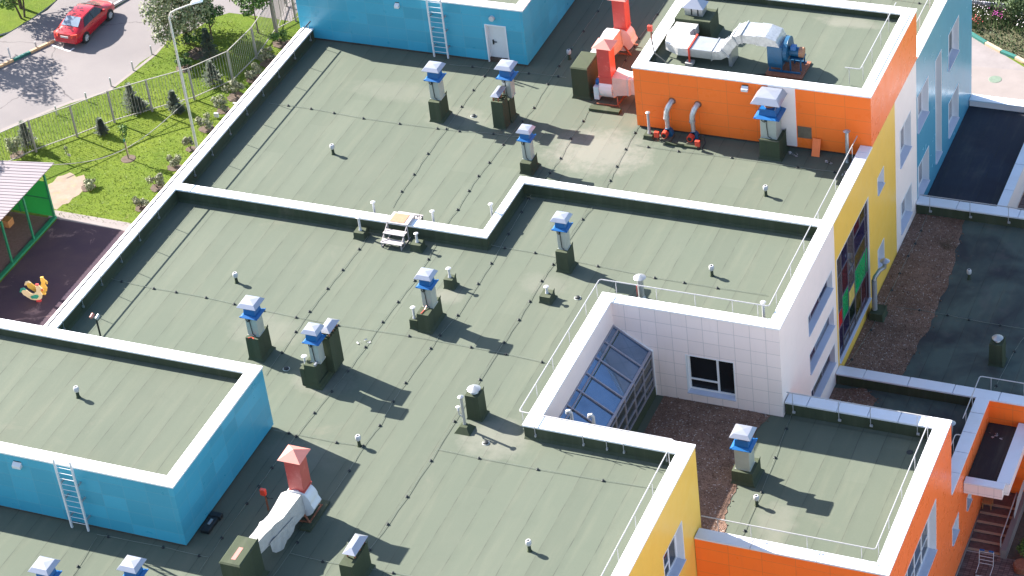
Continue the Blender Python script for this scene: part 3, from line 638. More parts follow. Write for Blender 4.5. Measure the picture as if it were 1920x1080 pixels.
# ============================================================ RAILINGS
def railing(name, label, path, posts, z, foot, group=None, r=.024, lugs=None, corner=.10, mat='rail'):
    """path: rail points at height z; posts: (x, y, foot z, lug dx, lug dy)"""
    t = wthing(name, label, 'railing', (path[0][0], path[0][1], foot), group)
    pts = []
    for i, p in enumerate(path):
        p = Vector((p[0], p[1], z if len(p) < 3 else p[2]))
        if 0 < i < len(path) - 1:
            a = Vector((path[i-1][0], path[i-1][1], z)); b = Vector((path[i+1][0], path[i+1][1], z))
            pts += [p + (a - p).normalized() * corner, p + (a - p).normalized() * corner * .3 + (b - p).normalized() * corner * .3, p + (b - p).normalized() * corner]
        else: pts.append(p)
    MB().tube(pts, r, 8).build('handrail', mat, t, smooth=True)
    for q in posts:
        mb = MB(); mb.tube([(q[0], q[1], q[2]), (q[0], q[1], z - r * .5)], .015, 6)
        if len(q) > 3: mb.box(min(q[0], q[0] + q[3]) - .03, max(q[0], q[0] + q[3]) + .03, min(q[1], q[1] + q[4]) - .03, max(q[1], q[1] + q[4]) + .03, q[2] + .01, q[2] + .10)
        mb.build('post', 'galv' if mat == 'rail_grey' else mat, t)
    return t
LY = [-9.88, -8.3, -6.72, -5.03, -3.41, -1.69, 0.0, 1.67, 3.35, 5.1, 6.8, 8.45, 10.1, 11.8, 13.5]
railing('roof_railing', 'long thin railing on the parapet beside the lawn', [(.03, -12.6), (.03, 13.75)], [(.03, y, .22, -.06, 0) for y in LY if abs(y) > .1 or y != 0], 1.17, .22, r=.03, mat='rail_grey')
railing('roof_railing', 'white tube railing round the courtyard corner, from the orange wall to the lower parapet',
        [(28.12, 10.2), (28.12, -2.22), (20.98, -2.22), (20.98, -10.85), (27.2, -10.85), (27.2, -24)],
        [(28.12, y, .1) for y in (9.4, 6.9, 4.4, 2.4, .6, -1.3)] + [(x, -2.22, .1) for x in (21.67, 23.4, 25.03, 26.6, 27.65)] + [(20.98, y, .1) for y in (-2.6, -3.85, -5.68, -7.45, -9.14, -10.6)]
        + [(x, -10.99, .18, 0, .05) for x in (21.61, 23.57, 24.52, 25.2, 26.91)] + [(27.26, y, .1) for y in (-11.6, -13.4, -15.2, -17, -18.8, -20.6, -22.4)], 1.2, .0, r=.024)
railing('roof_railing', 'white railing round the edge of the low orange wing roof', [(28.85, -2.72), (34.73, -2.72), (34.73, -10.6), (27.95, -10.6)],
        [(29.1, -2.76, -3.62, .06, 0), (31.0, -2.76, -3.62, .06, 0), (32.3, -2.76, -3.62, .06, 0), (34.2, -2.76, -3.62, .06, 0)] + [(34.73, y, -3.75) for y in (-3.2, -5.1, -7.0, -8.8, -10.2)] + [(x, -10.6, -3.75) for x in (28.6, 29.9, 32.1, 34.2)], -2.62, FZ, r=.023)
railing('roof_railing', 'short white railing on the orange rooftop block', [(27.22, 11.62), (27.9, 11.62), (27.9, 17.3)], [(27.4, 11.62, 2.85), (27.9, 12.0, 2.85), (27.9, 13.4, 2.85), (27.9, 14.8, 2.85), (27.9, 16.1, 2.85), (27.6, 17.05, 2.9)], 3.66, 2.8, r=.023)
railing('roof_railing', 'white railing above the grey-blue wall at the top of the photo', [(28.12, 17.9), (28.12, 27.5)], [(28.12, y, .1) for y in (18.6, 20.4, 22.2, 24, 25.8)], 1.2, 0, r=.023)
railing('roof_railing', 'grey railing on the coping between the two dark low roofs', [(28.95, 17.2), (37.8, 17.2)], [(x, 17.2, -7.4, .06, 0) for x in (29.4, 31.3, 33.1, 35.2, 37)], -6.48, LZ, r=.023)
railing('roof_railing', 'grey railing turning the corner above the entrance canopy', [(34.82, 2.0), (34.82, 4.88), (37.8, 4.88)], [(34.82, 2.5, -7.5), (34.82, 3.6, -7.5), (35.3, 4.88, -7.5), (36.7, 4.88, -7.5)], -6.48, LZ, r=.023)
railing('roof_railing', 'short grey rail behind the two conical pipe caps', [(35.0, .95), (34.78, .95), (34.78, -1.95)], [(34.78, .6, -7.5), (34.78, -1.2, -7.5)], -6.48, LZ, r=.023)
railing('roof_railing', 'end of a white rail at the left edge above the lower left block', [(-4.5, -12.98), (-1.75, -12.98)], [(-1.9, -13.38, 2.95), (-3.6, -13.38, 2.95)], 3.62, 2.9, r=.026)

# ============================================================ LADDERS
def ladder(label, x0, x1, y, zb, zt, ystand):
    t = wthing('steel_ladder', label, 'ladder', ((x0 + x1) / 2, y, zb))
    for x in (x0, x1): MB().box(x - .035, x + .035, y - .02, y + .05, zb, zt).build('side_rail', 'white_metal', t)
    z = zb + .3
    while z < zt - .35:
        MB().tube([(x0, y + .015, z), (x1, y + .015, z)], .013, 6).build('rung', 'white_metal', t); z += .27
    for z in (zb + .55, zb + 1.45, zb + 2.2):
        for x in (x0, x1): MB().bar((x + .03, y + .05, z), (x + .03, ystand, z), .05, .07).build('bracket', 'galv', t)
    return t
ladder('white steel ladder on the blue block at the lower left', 6.55, 7.27, -20.40, .05, 3.45, -20.11)
ladder('white steel ladder on the blue block beside the white door', 6.45, 7.17, 13.72, .08, 3.6, 13.99)

# ============================================================ CHIMNEYS WITH FANS
CG = 'ventilation chimneys with blue fan housings'
def wrap_base(mb, x, y, w, d, h, z=0.0, flare=.10):
    "felt-wrapped plinth with a felt fillet running out onto the roof"
    mb.hexa([(x, y, z), (x + w, y, z), (x + w, y + d, z), (x, y + d, z)], [(x + .015, y + .01, z + h), (x + w - .015, y + .01, z + h), (x + w - .015, y + d, z + h), (x + .015, y + d, z + h)])
    f = flare; mb.add([(x - f * .4, y - f * .5, z + .004), (x + w + f, y - f * .5, z + .004), (x + w + f, y + d + f, z + .004), (x - f * .4, y + d + f, z + .004), (x + .003, y + .003, z + f * 1.3), (x + w - .003, y + .003, z + f * 1.3), (x + w - .003, y + d, z + f * 1.3), (x + .003, y + d, z + f * 1.3)],
            [(0, 1, 5, 4), (1, 2, 6, 5), (2, 3, 7, 6), (3, 0, 4, 7)])
    # an upstanding lapped corner of felt on the far side, as on the real ones
    mb.add([(x + w - .01, y + d * .55, z + h - .02), (x + w - .01, y + d + .02, z + h - .02), (x + w + .0, y + d + .02, z + h + .12), (x + w - .03, y + d * .8, z + h + .03)], [(0, 1, 2, 3)])
def chimney(label, x, y, w, d, h, z=0.0, dx=.0, dy=.0, dw=.50, dz=1.0, fw=.80, cw=.86, ztot=None, cable=True, group=CG, extra=None, ddw=None, capt=.13):
    """x, y: front left corner of the felt base; duct centred on the base (+dx, dy)"""
    t = wthing('ventilation_chimney', label, 'chimney', (x + w / 2, y + d / 2, z), group)
    mb = MB(); wrap_base(mb, x, y, w, d, h, z); mb.build('felt_base', 'felt_wrap', t)
    cx, cy = x + w / 2 + dx, y + d / 2 + dy; z0 = z + h; z1 = z0 + dz; dd = ddw or dw
    mb = MB(); mb.box(cx - dw / 2, cx + dw / 2, cy - dd / 2, cy + dd / 2, z0 - .03, z1); mb.box(cx - dw / 2 - .012, cx + dw / 2 + .012, cy - dd / 2 - .012, cy + dd / 2 + .012, z0 + dz * .97, z1 - .002)
    mb.box(cx - dw / 2 - .02, cx + dw / 2 + .02, cy - dd / 2 - .02, cy + dd / 2 + .02, z0 - .03, z0 + .02)
    mb.build('duct', 'duct_grey', t, bevel=.008)
    mb = MB(); mb.frus(cx, cy, fw * .92, fw * .92, z1, fw, fw, z1 + .04); mb.frus(cx, cy, fw, fw, z1 + .04, fw * .72, fw * .72, z1 + .12); mb.frus(cx, cy, fw * .66, fw * .66, z1 + .12, fw * .60, fw * .60, z1 + .42)
    for sx in (-1, 1):
        for sy in (-1, 1): mb.box(cx + sx * fw * .46 - .03, cx + sx * fw * .46 + .03, cy + sy * fw * .46 - .03, cy + sy * fw * .46 + .03, z1 + .03, z1 + .075)
    fh = mb.build('fan_housing', 'fan_blue', t, bevel=.006)
    MB().lathe(cx, cy, [(fw * .2, z1 + .42), (fw * .2, z1 + .52)], 12).build('motor', 'rust', fh)
    zc = z1 + .56 * (fw / .8)
    mb = MB(); mb.frus(cx, cy, cw * .99, cw * .99, zc - .015, cw, cw, zc); mb.frus(cx, cy, cw, cw, zc, cw * .69, cw * .69, zc + capt); q = cw * .69 / 2
    mb.add([(cx - q, cy - q, zc + capt), (cx + q, cy - q, zc + capt), (cx + q, cy + q, zc + capt), (cx - q, cy + q, zc + capt), (cx, cy, zc + capt + .035)], [(0, 1, 4), (1, 2, 4), (2, 3, 4), (3, 0, 4)])
    for sx in (-1, 1):
        for sy in (-1, 1): mb.bar((cx + sx * fw * .27, cy + sy * fw * .27, z1 + .38), (cx + sx * cw * .36, cy + sy * cw * .36, zc), .03, .012)
    mb.build('rain_cap', 'cap_metal', t)
    if cable:
        yf = cy - dd / 2 - .012; mb = MB()
        mb.tube([(cx - dw * .38, yf - .03, z1 + .02), (cx - dw * .40, yf - .02, z1 - .14), (cx - dw * .2, yf - .03, z1 - .22), (cx - dw * .12, yf - .02, z1 - .10)], .016, 5)
        mb.box(cx - dw * .2, cx - dw * .04, yf - .05, yf, z1 - .17, z1 - .07)
        mb.tube([(cx - dw * .10, yf - .01, z1 - .18), (cx - dw * .07, yf - .012, z0 + dz * .45), (cx - dw * .02, yf - .012, z0 + .10), (cx + dw * .2, yf - .02, z0 + .03)], .016, 5)
        mb.build('cable', 'black', t)
    if extra: extra(t, cx, cy)
    return t
def hood(t, cx, cy, z, w, d, leg=.16, mat='cap_metal', name='side_hood'):
    "hipped metal hood on short legs"
    mb = MB(); zt = z + leg + .14; e = min(w, d) * .42; lx, ly = w / 2 - e, d / 2 - e
    b = [(cx - w / 2, cy - d / 2, z + leg), (cx + w / 2, cy - d / 2, z + leg), (cx + w / 2, cy + d / 2, z + leg), (cx - w / 2, cy + d / 2, z + leg)]
    r = [(cx - lx, cy - ly, zt), (cx + lx, cy - ly, zt), (cx + lx, cy + ly, zt), (cx - lx, cy + ly, zt)]
    mb.hexa(b, r); hd = mb.build(name, mat, t)
    mb = MB()
    for sx in (-1, 1):
        for k in range(3): mb.box(cx + sx * w * .28 - .02, cx + sx * w * .28 + .02, cy - d * .36 + k * d * .36 - .03, cy - d * .36 + k * d * .36 + .03, z, z + leg + .03)
    mb.build('leg', 'rust', hd); return hd
def cowl(t, x, y, z0, z1, r=.05, capr=.11, mat='white_plastic', name='vent_pipe', n=12):
    mb = MB(); mb.lathe(x, y, [(r * 1.5, z0), (r * 1.1, z0 + .10), (r, z0 + .12), (r, z1)], n); p = mb.build(name, mat, t, smooth=True)
    mb = MB(); mb.lathe(x, y, [(capr * .96, z1 + .015), (capr, z1 + .03), (capr * .12, z1 + .03 + capr * .5)], n)
    for k in range(3): a = k * 2.1; mb.bar((x + r * math.cos(a), y + r * math.sin(a), z1 - .02), (x + r * 1.3 * math.cos(a), y + r * 1.3 * math.sin(a), z1 + .03), .015, .008)
    mb.build('cap', mat, p, smooth=True); return p
chimney('chimney with a blue fan housing standing alone in front of the ladder', 8.50, 8.62, .56, .90, 1.06, dy=.06)
def ex2(t, cx, cy):
    mb = MB(); wrap_base(mb, 11.56, 8.80, .58, .62, 1.40, 0, .05)
    for k in range(4): mb.box(11.62, 12.10, 8.95 + k * .14, 8.99 + k * .14, 1.40, 1.46)
    mb.build('felt_base', 'felt_wrap', t); hood(t, 11.84, 9.15, 1.46, .42, .95, .28)
chimney('blue-fan chimney with a small side hood in front of the white door', 11.60, 9.42, .58, .60, 1.15, dx=.12, dy=.18, dw=.42, dz=.98, cw=.84, extra=ex2)
chimney('small blue-fan chimney just behind the parapet corner', *[round(q, 2) for q in at(976, 325, 0)[:2]], .52, .80, .55, dx=-.02, dy=.12, dw=.40, dz=.98, fw=.66, cw=.68)
def ex4(t, cx, cy):
    MB().box(23.97, 24.9, 9.24, 9.262, .985, 1.01).build('strap', 'black', t)
chimney('largest chimney, with big silver cap, in front of the white strip on the orange wall', 23.98, 9.27, .93, 1.00, .95, dx=-.08, dy=.08, dw=.72, dz=1.05, fw=1.18, cw=1.32, capt=.24, extra=ex4)
chimney('chimney with a blue fan housing inside the corner of the upper parapet', 18.40, -.68, .54, .70, 1.03, dx=-.0, dy=.06, dw=.40, dz=.98, fw=.70, cw=.74)
def ex6(t, cx, cy):
    mb = MB(); wrap_base(mb, 13.99, -5.83, .38, .36, .46, 0, .05); mb.build('felt_base', 'felt_wrap', t); cowl(t, 14.17, -5.66, .46, .98)
    MB().tube([(14.62, -5.87, .93), (14.66, -5.6, .93), (14.68, -5.42, 1.0)], .02, 5).build('cable', 'red_small', t)
chimney('fan chimney on a long felt base with a small white pipe at its left', 14.41, -5.91, .54, 1.28, .90, dx=.03, dy=.12, dw=.45, dz=.98, fw=.72, cw=.76, extra=ex6)
def ex7(t, cx, cy): MB().tube([(8.56, -9.38, 1.13), (8.7, -9.30, 1.13), (8.82, -9.36, 1.12)], .02, 5).build('cable', 'red_small', t)
chimney('chimney with a blue fan housing behind the corner of the lower left block', 8.41, -9.37, .60, .90, 1.11, dy=.0, dw=.50, dz=.92, extra=ex7)
def ex8(t, cx, cy):
    mb = MB(); wrap_base(mb, 11.50, -10.38, .64, 1.75, .30, 0, .08); mb.box(12.06, 12.42, -9.55, -8.72, .28, 1.98)
    for k in range(5): mb.box(12.02, 12.45, -9.5 + k * .17, -9.44 + k * .17, 1.95, 2.03)
    mb.box(11.30, 11.50, -10.32, -10.0, .0, .86); mb.build('felt_base', 'felt_wrap', t)
    hood(t, 12.24, -9.1, 2.0, .52, .95, .26); cowl(t, 11.45, -10.05, .8, 1.28, .05, .12)
    MB().box(11.98, 12.06, -10.33, -9.95, 1.10, 1.2).build('trim', 'cap_metal', t)
chimney('chimney with a blue fan housing against a taller felt box with a flat hood', 11.53, -10.37, .54, .98, 1.12, dx=.16, dy=.0, dw=.42, dz=.98, fw=.74, cw=.72, extra=ex8)
chimney('chimney with a blue fan housing on the low orange wing roof beside the gravel', 27.97, -7.20, .88, 1.0, .63, z=FZ, dx=-.02, dy=-.03, dw=.60, dz=1.05, fw=.88, cw=.86, cable=False)
chimney('chimney cut off by the bottom edge, nearest the left corner', 8.30, -25.25, .56, .88, 1.06, dx=.04, dy=0)
chimney('chimney cut off by the bottom edge, the one nearer the ladder of the blue block', 11.32, -24.27, .56, .88, 1.06, dx=.04, dy=0, fw=.76, cw=.80)

# felt-wrapped boxes with hoods only
t = wthing('vent_shaft', 'green felt shaft with a blue-grey sloping hood at the bottom centre', 'vent shaft', (18.2, -19.9, 0))
mb = MB(); wrap_base(mb, 17.90, -20.42, .55, 1.32, 1.12); mb.build('felt_base', 'felt_wrap', t); hood(t, 18.2, -19.55, 1.14, .52, 1.12, .24); cowl(t, 18.62, -20.75, 0, .5, .04, .08)
t = wthing('vent_shaft', 'big green felt shaft with a square slatted hood on the orange block roof', 'vent shaft', (19.7, 14.2, 2.8))
mb = MB(); wrap_base(mb, 18.70, 13.75, 1.70, 1.15, .95, 2.8, .16); mb.build('felt_base', 'felt_wrap', t)
mb = MB(); cx, cy = 19.5, 14.45; mb.box(cx - .42, cx + .42, cy - .30, cy + .30, 3.75, 4.15); mb.build('louvre_box', 'galv', t)
mb = MB(); [mb.box(cx - .42 + k * .3, cx - .36 + k * .3, cy - .312, cy - .301, 3.78, 4.12) for k in (1, 2)]; mb.build('slat', 'black', t)
mb = MB(); mb.frus(cx, cy, 1.0, .8, 4.15, .2, .1, 4.48); mb.build('rain_cap', 'cap_metal', t)

# ============================================================ SMALL ROOF VENTS
MG = 'small mushroom vents on the roofs'
def mushroom(label, u, v, z=0.0, s=.95):
    p = at(u, v, z); t = thing('mushroom_vent', label, 'roof vent', p, 0, MG)
    MB().lathe(0, 0, [(.105 * s, 0), (.075 * s, .05), (.065 * s, .32 * s)], 12).build('stub', 'felt_wrap', t, smooth=True)
    mb = MB(); mb.lathe(0, 0, [(.075 * s, .30 * s), (.115 * s, .36 * s), (.115 * s, .50 * s), (.085 * s, .55 * s), (.05 * s, .55 * s), (.045 * s, .50 * s)], 14); cpn = mb.build('cap', 'white_plastic', t, smooth=True)
    MB().lathe(0, 0, [(.05 * s, .551 * s), (.05 * s, .556 * s)], 10).build('opening', 'black', cpn)
for l, u, v, z in (('small white mushroom vent alone on the upper left roof', 625, 289, 0), ('small white mushroom vent left of centre, behind two blue-fan chimneys', 444, 530, 0),
     ('small white mushroom vent on the roof of the lower left block', 147, 745, 2.51), ('small white mushroom vent at a crossing of cables, above the red chimney cap', 674, 836, 0),
     ('small white mushroom vent nearest the bottom edge', 993, 1033, 0), ('small white mushroom vent on the roof above the courtyard', 1335, 517, 0),
     ('small white mushroom vent near the right parapet below the orange wall', 1436, 367, 0), ('small white mushroom vent on the low orange wing roof', 1419, 948, FZ),
     ('small white mushroom vent on the dark roof at the right', 1817, 523, LZ), ('small white mushroom vent in the shade beside the felt box, upper middle', 1068, 111, 0)):
    mushroom(l, u, v, z)
def pipe_vent(label, u, v, z, h, r=.05, capr=.11, mat='white_plastic', box=None, group=None, pos=None):
    p = Vector(pos) if pos else at(u, v, z); t = wthing('vent_pipe', label, 'vent pipe', (p.x, p.y, z), group); zz = z
    if box:
        mb = MB(); bw, bd, bh = box; wrap_base(mb, p.x - bw / 2, p.y - bd * .55, bw, bd, bh, z, .07); mb.build('felt_base', 'felt_wrap', t); zz = z + bh
    cowl(t, p.x, p.y, zz, zz + h, r, capr, mat); return t
pipe_vent('white cowled pipe on a green felt box right of the middle chimney', 0, 0, 0, .42, box=(.42, .42, .46), pos=(14.46, -2.72, 0))
pipe_vent('white cowled pipe on a green felt box left of the courtyard corner', 1027, 561, 0, .30, box=(.48, .55, .32))
pipe_vent('large silver pipe with a white conical cap behind the courtyard railing', 1203, 558, 0, 1.0, .13, .26, 'galv')
MB().tube([at(1196, 556, 0), at(1196, 556, 0) + Vector((0, 0, .55))], .035, 8).build('marker_post', 'red_paint', label='thin red-brown post beside the large silver pipe', cat='post')
pipe_vent('wide white conical cap on a tall green felt box beside the twin pipes', 0, 0, 0, .12, .12, .27, 'galv', box=(.58, .60, 1.16), pos=(18.83, -10.16, 0))
t = wthing('vent_pipe', 'pair of thin white pipes of unequal height rising from a low felt mound', 'vent pipe', (*at(870, 808, 0)[:2], 0))
p = at(872, 806, 0); mb = MB(); mb.frus(p.x, p.y, .66, .62, 0, .30, .28, .24); mb.build('felt_base', 'felt_wrap', t); cowl(t, p.x - .02, p.y + .08, .2, 1.55, .055, .12, 'galv'); MB().tube([(p.x - .04, p.y + .05, .6), (p.x - .16, p.y, .75), (p.x - .16, p.y, 1.05)], .03, 8).build('branch', 'galv', t); cowl(t, p.x - .16, p.y, .95, 1.08, .035, .085)
p = at(715, 402, 0); pipe_vent('white cowled pipe behind the parapet, left of the steps', 0, 0, 0, 1.0, pos=(9.4, .75, 0))
pipe_vent('white cowled pipe behind the parapet, right of the steps', 0, 0, 0, 1.0, pos=(12.2, .75, 0))
pipe_vent('white cowled pipe on a green felt box left of the steps', 0, 0, 0, .62, .05, .10, box=(.50, .45, .34), pos=(9.25, -.42, 0))
pipe_vent('white cowled pipe on a green felt box right of the steps', 0, 0, 0, .42, .05, .10, box=(.50, .45, .34), pos=(12.02, -.62, 0))
pipe_vent('white cowled pipe casting its shadow on the short parapet leg', 0, 0, 0, 1.0, pos=(14.45, 1.85, 0))
pipe_vent('white cowled pipe in the railing corner above the white tiled wall', 0, 0, 0, .95, .06, .12, pos=(27.72, -1.75, 0))
pipe_vent('grey cowled pipe against the left end of the orange wall', 0, 0, 0, 1.05, .06, .11, 'grey_pipe', box=(.42, .45, .2), pos=(18.72, 9.75, 0))
pipe_vent('silver pipe with a conical cap by the orange wall and the railing end', 0, 0, 0, 1.55, .08, .16, 'galv', pos=(27.75, 9.9, 0))
pipe_vent('white cowled pipe at a green felt box on the dark right roof', 0, 0, LZ, .12, .10, .25, 'galv', box=(.60, .62, 1.15), pos=(34.95, 7.45, 0))
for l, p, hh in (('conical cap on a pipe beside the short grey rail, the nearer one', (34.35, .25), 1.0), ('conical cap on a pipe beside the grey corner railing, the farther one', (34.4, 1.75), 1.0)): pipe_vent(l, 0, 0, LZ, hh, .07, .19, 'galv', pos=(*p, 0))
t = wthing('flue_pipe', 'thick grey flue pipe with a crooked neck and conical cap against the yellow wall', 'flue pipe', (29.15, 9.3, LZ))
mb = MB(); wrap_base(mb, 28.85, 8.85, .62, .75, .40, LZ, .06); mb.build('felt_base', 'felt_wrap', t); MB().tube([(29.02, 9.2, LZ + .38), (29.02, 9.2, LZ + 2.0)], .12, 14).build('pipe', 'grey_pipe', t, smooth=True)
mb = MB(); mb.tube([(29.02, 9.2, LZ + 2.0), (29.05, 9.25, LZ + 2.15), (29.2, 9.45, LZ + 2.4), (29.38, 9.6, LZ + 2.5), (29.4, 9.62, LZ + 2.75)], .10, 14); mb.build('elbow', 'galv', t, smooth=True); MB().lathe(29.4, 9.62, [(.22, LZ + 2.83), (.02, LZ + 2.97)], 16).build('cap', 'cap_metal', t, smooth=True)
DG = 'open roof drains'
for l, u, v, z in (('roof drain in the shadow behind the lower left block corner', 537, 692, 0), ('roof drain with a white rim in front of the twin pipes', 911, 831, 0), ('roof drain left of the courtyard corner', 1083, 559, 0), ('roof drain with a white rim between two chimneys near the top', 888, 218, 0)):
    p = at(u, v, z); t = thing('roof_drain', l, 'roof drain', p, 0, DG); MB().lathe(0, 0, [(.15, .004), (.145, .02), (.11, .025)], 18).build('rim', 'duct_grey', t, smooth=True); MB().lathe(0, 0, [(.12, .02), (.10, .07), (.04, .10)], 12).build('strainer', 'black', t, smooth=True)
for l, u, v in (('black drain hole on the low orange wing roof', 1706, 848), ):
    p = at(u, v, FZ); MB().lathe(p.x, p.y, [(.14, FZ + .003), (.12, FZ + .02)], 14).build('roof_drain', 'black', label=l, cat='roof drain', group=DG)
for l, pts in (('pair of white hook-shaped pipes by the small gravel patch, left one', (29.3, 1.9)), ('pair of white hook-shaped pipes by the small gravel patch, right one', (30.1, 1.9))):
    MB().tube([(pts[0], pts[1], LZ), (pts[0], pts[1], LZ + .75), (pts[0] - .05, pts[1], LZ + .85), (pts[0] - .15, pts[1], LZ + .82), (pts[0] - .17, pts[1], LZ + .7)], .07, 8).build('hook_pipe', 'white_plastic', label=l, cat='pipe', smooth=True)
for l, p in (('white hook-shaped pipe behind the courtyard parapet, left one', (22.55, -9.6)), ('white hook-shaped pipe behind the courtyard parapet, right one', (23.45, -9.6))):
    MB().tube([(p[0], p[1], FZ), (p[0], p[1], .45), (p[0] - .06, p[1], .55), (p[0] - .16, p[1], .52), (p[0] - .18, p[1], .4)], .07, 8).build('hook_pipe', 'white_plastic', label=l, cat='pipe', smooth=True)

# ============================================================ RED CHIMNEYS, FANS, DUCTS
def red_stack(t, cx, cy, z0, z1, w=.61, capw=.93, cap='red_cap'):
    mb = MB(); mb.box(cx - w / 2, cx + w / 2, cy - w / 2, cy + w / 2, z0, z1); st = mb.build('stack', 'red_paint', t, bevel=.008)
    mb = MB(); mb.box(cx - w / 2 - .02, cx + w / 2 + .02, cy - w / 2 - .02, cy + w / 2 + .02, z0 + .36, z0 + .40); mb.build('flange', 'red_paint', st)
    mb = MB(); b = capw / 2; mb.add([(cx - b, cy - b, z1), (cx + b, cy - b, z1), (cx + b, cy + b, z1), (cx - b, cy + b, z1), (cx, cy, z1 + .26)], [(3, 2, 1, 0), (0, 1, 4), (1, 2, 4), (2, 3, 4), (3, 0, 4)]); mb.build('rain_cap', cap, t)
def scroll(mb, c, r, w, axis='x', n=22, out=.9):
    "snail-shell fan casing, axis along x or y"
    ring = []
    for k in range(n):
        a = 2 * math.pi * k / n; rr = r * (.86 + .22 * k / n); ring.append((math.cos(a) * rr, math.sin(a) * rr))
    i0 = len(mb.v)
    for sgn in (-w / 2, w / 2):
        for p in ring: mb.v.append((c[0] + sgn, c[1] + p[0], c[2] + p[1]) if axis == 'x' else (c[0] + p[0], c[1] + sgn, c[2] + p[1]))
    mb.f.append(tuple(i0 + k for k in range(n))); mb.mi.append(0); mb.f.append(tuple(i0 + n + k for k in reversed(range(n)))); mb.mi.append(0)
    for k in range(n): mb.f.append((i0 + k, i0 + (k + 1) % n, i0 + n + (k + 1) % n, i0 + n + k)); mb.mi.append(0)
def loftduct(mb, secs, closed=True):
    "secs: list of 4-point sections (rectangular duct)"
    i0 = len(mb.v)
    for q in secs: mb.v += [tuple(p) for p in q]
    for i in range(len(secs) - 1):
        for k in range(4): mb.f.append((i0 + i * 4 + k, i0 + i * 4 + (k + 1) % 4, i0 + (i + 1) * 4 + (k + 1) % 4, i0 + (i + 1) * 4 + k)); mb.mi.append(mb.cur)
    mb.f.append((i0, i0 + 3, i0 + 2, i0 + 1)); mb.mi.append(mb.cur); j = i0 + (len(secs) - 1) * 4; mb.f.append((j, j + 1, j + 2, j + 3)); mb.mi.append(mb.cur)
# R1: near the lower left block
t = wthing('extract_fan', 'red square chimney on a white fan in the shadow of the lower left blue block', 'extract fan', (14.8, -17.2, 0))
red_stack(t, 14.82, -17.18, 1.0, 2.88)
mb = MB(); scroll(mb, (14.82, -17.25, .85), .62, .62, 'y'); mb.box(14.50, 15.14, -17.5, -16.86, .7, 1.0); mb.build('fan_casing', 'white_metal', t, bevel=.01)
mb = MB()
for a, b in (((14.3, -17.7, .1), (15.3, -17.7, .1)), ((14.3, -16.7, .1), (15.3, -16.7, .1)), ((15.25, -17.7, .1), (15.25, -16.7, .1)), ((14.35, -17.7, .1), (14.35, -16.7, .1)), ((15.25, -17.7, .1), (14.9, -17.6, .6)), ((14.35, -17.7, .1), (14.7, -17.6, .6))): mb.bar(a, b, .06)
mb.build('stand', 'rust', t)
mb = MB(); mb.box(15.0, 15.45, -18.1, -16.4, .01, .10); mb.box(14.1, 14.6, -18.0, -16.5, .01, .09); mb.build('skid', 'felt_wrap', t)
t2 = wthing('air_duct', 'wrapped white duct running down from the red chimney fan to the felt shaft', 'duct', (14.5, -19.2, .5))
mb = MB(); secs = []
for k, (y, z, w, h) in enumerate([(-17.55, .95, .36, .38), (-17.75, .95, .42, .42), (-18.3, .93, .40, .40), (-18.9, .95, .34, .36), (-19.3, 1.05, .28, .34), (-19.45, 1.05, .33, .38), (-19.6, 1.05, .27, .33), (-20.0, 1.12, .25, .30), (-20.6, 1.2, .25, .28)]):
    j = lambda: random.uniform(-.02, .02); cx = 14.72 - k * .025
    secs.append([(cx - w + j(), y, z - h + j()), (cx + w + j(), y, z - h + j()), (cx + w * .9 + j(), y, z + h + j()), (cx - w * .9 + j(), y, z + h + j())])
loftduct(mb, secs); mb.build('duct_body', 'wrap', t2, smooth=True)
mb = MB(); ys = [-18.4 - i * .22 for i in range(8)]
for i in range(7):
    zz = lambda k: (.55, .42, .30, .36, .12, .22, .30, .55)[k]; xx = lambda k: 15.08 - k * .03; mb.add([(xx(i), ys[i], .95), (xx(i + 1), ys[i+1], .95), (xx(i + 1) + .04 * ((i + 1) % 2), ys[i+1], zz(i + 1)), (xx(i) + .04 * (i % 2), ys[i], zz(i))], [(0, 1, 2, 3)])
mb.build('torn_sheet', 'wrap', t2)
def felt_shaft(label, x, y, w, d, h):
    t = wthing('vent_shaft', label, 'vent shaft', (x, y, 0)); mb = MB(); wrap_base(mb, x, y, w, d, h, 0, .12)
    mb.frus(x + w / 2, y + d / 2, w + .04, d + .04, h, w - .06, d - .08, h + .05); mb.build('felt_base', 'felt_wrap', t); return t
felt_shaft('big green felt shaft with a faded pink mark on top at the bottom edge', 14.0, -22.0, .82, 1.48, 1.62)
MB().box(14.35, 14.52, -21.75, -21.1, 1.672, 1.676).build('paint_mark', 'red_cap', label='faded pink paint mark on top of the felt shaft', cat='paint mark')
def isolator(label, x, y, zb, zt, face=-1):
    t = wthing('isolator_switch', label, 'switch', (x, y, zb)); MB().bar((x, y, zb), (x, y, zt), .05).build('post', 'rust', t)
    MB().box(x - .11, x + .11, y - .16, y - .02, zt - .02, zt + .26).build('box', 'red_small', t, bevel=.02); MB().tube([(x + .04, y - .1, zt), (x + .1, y, zt - .25), (x + .2, y + .15, zt - .35)], .018, 5).build('cable', 'black', t)
isolator('red switch box on a post left of the red chimney fan', 13.35, -17.4, 0, .85)
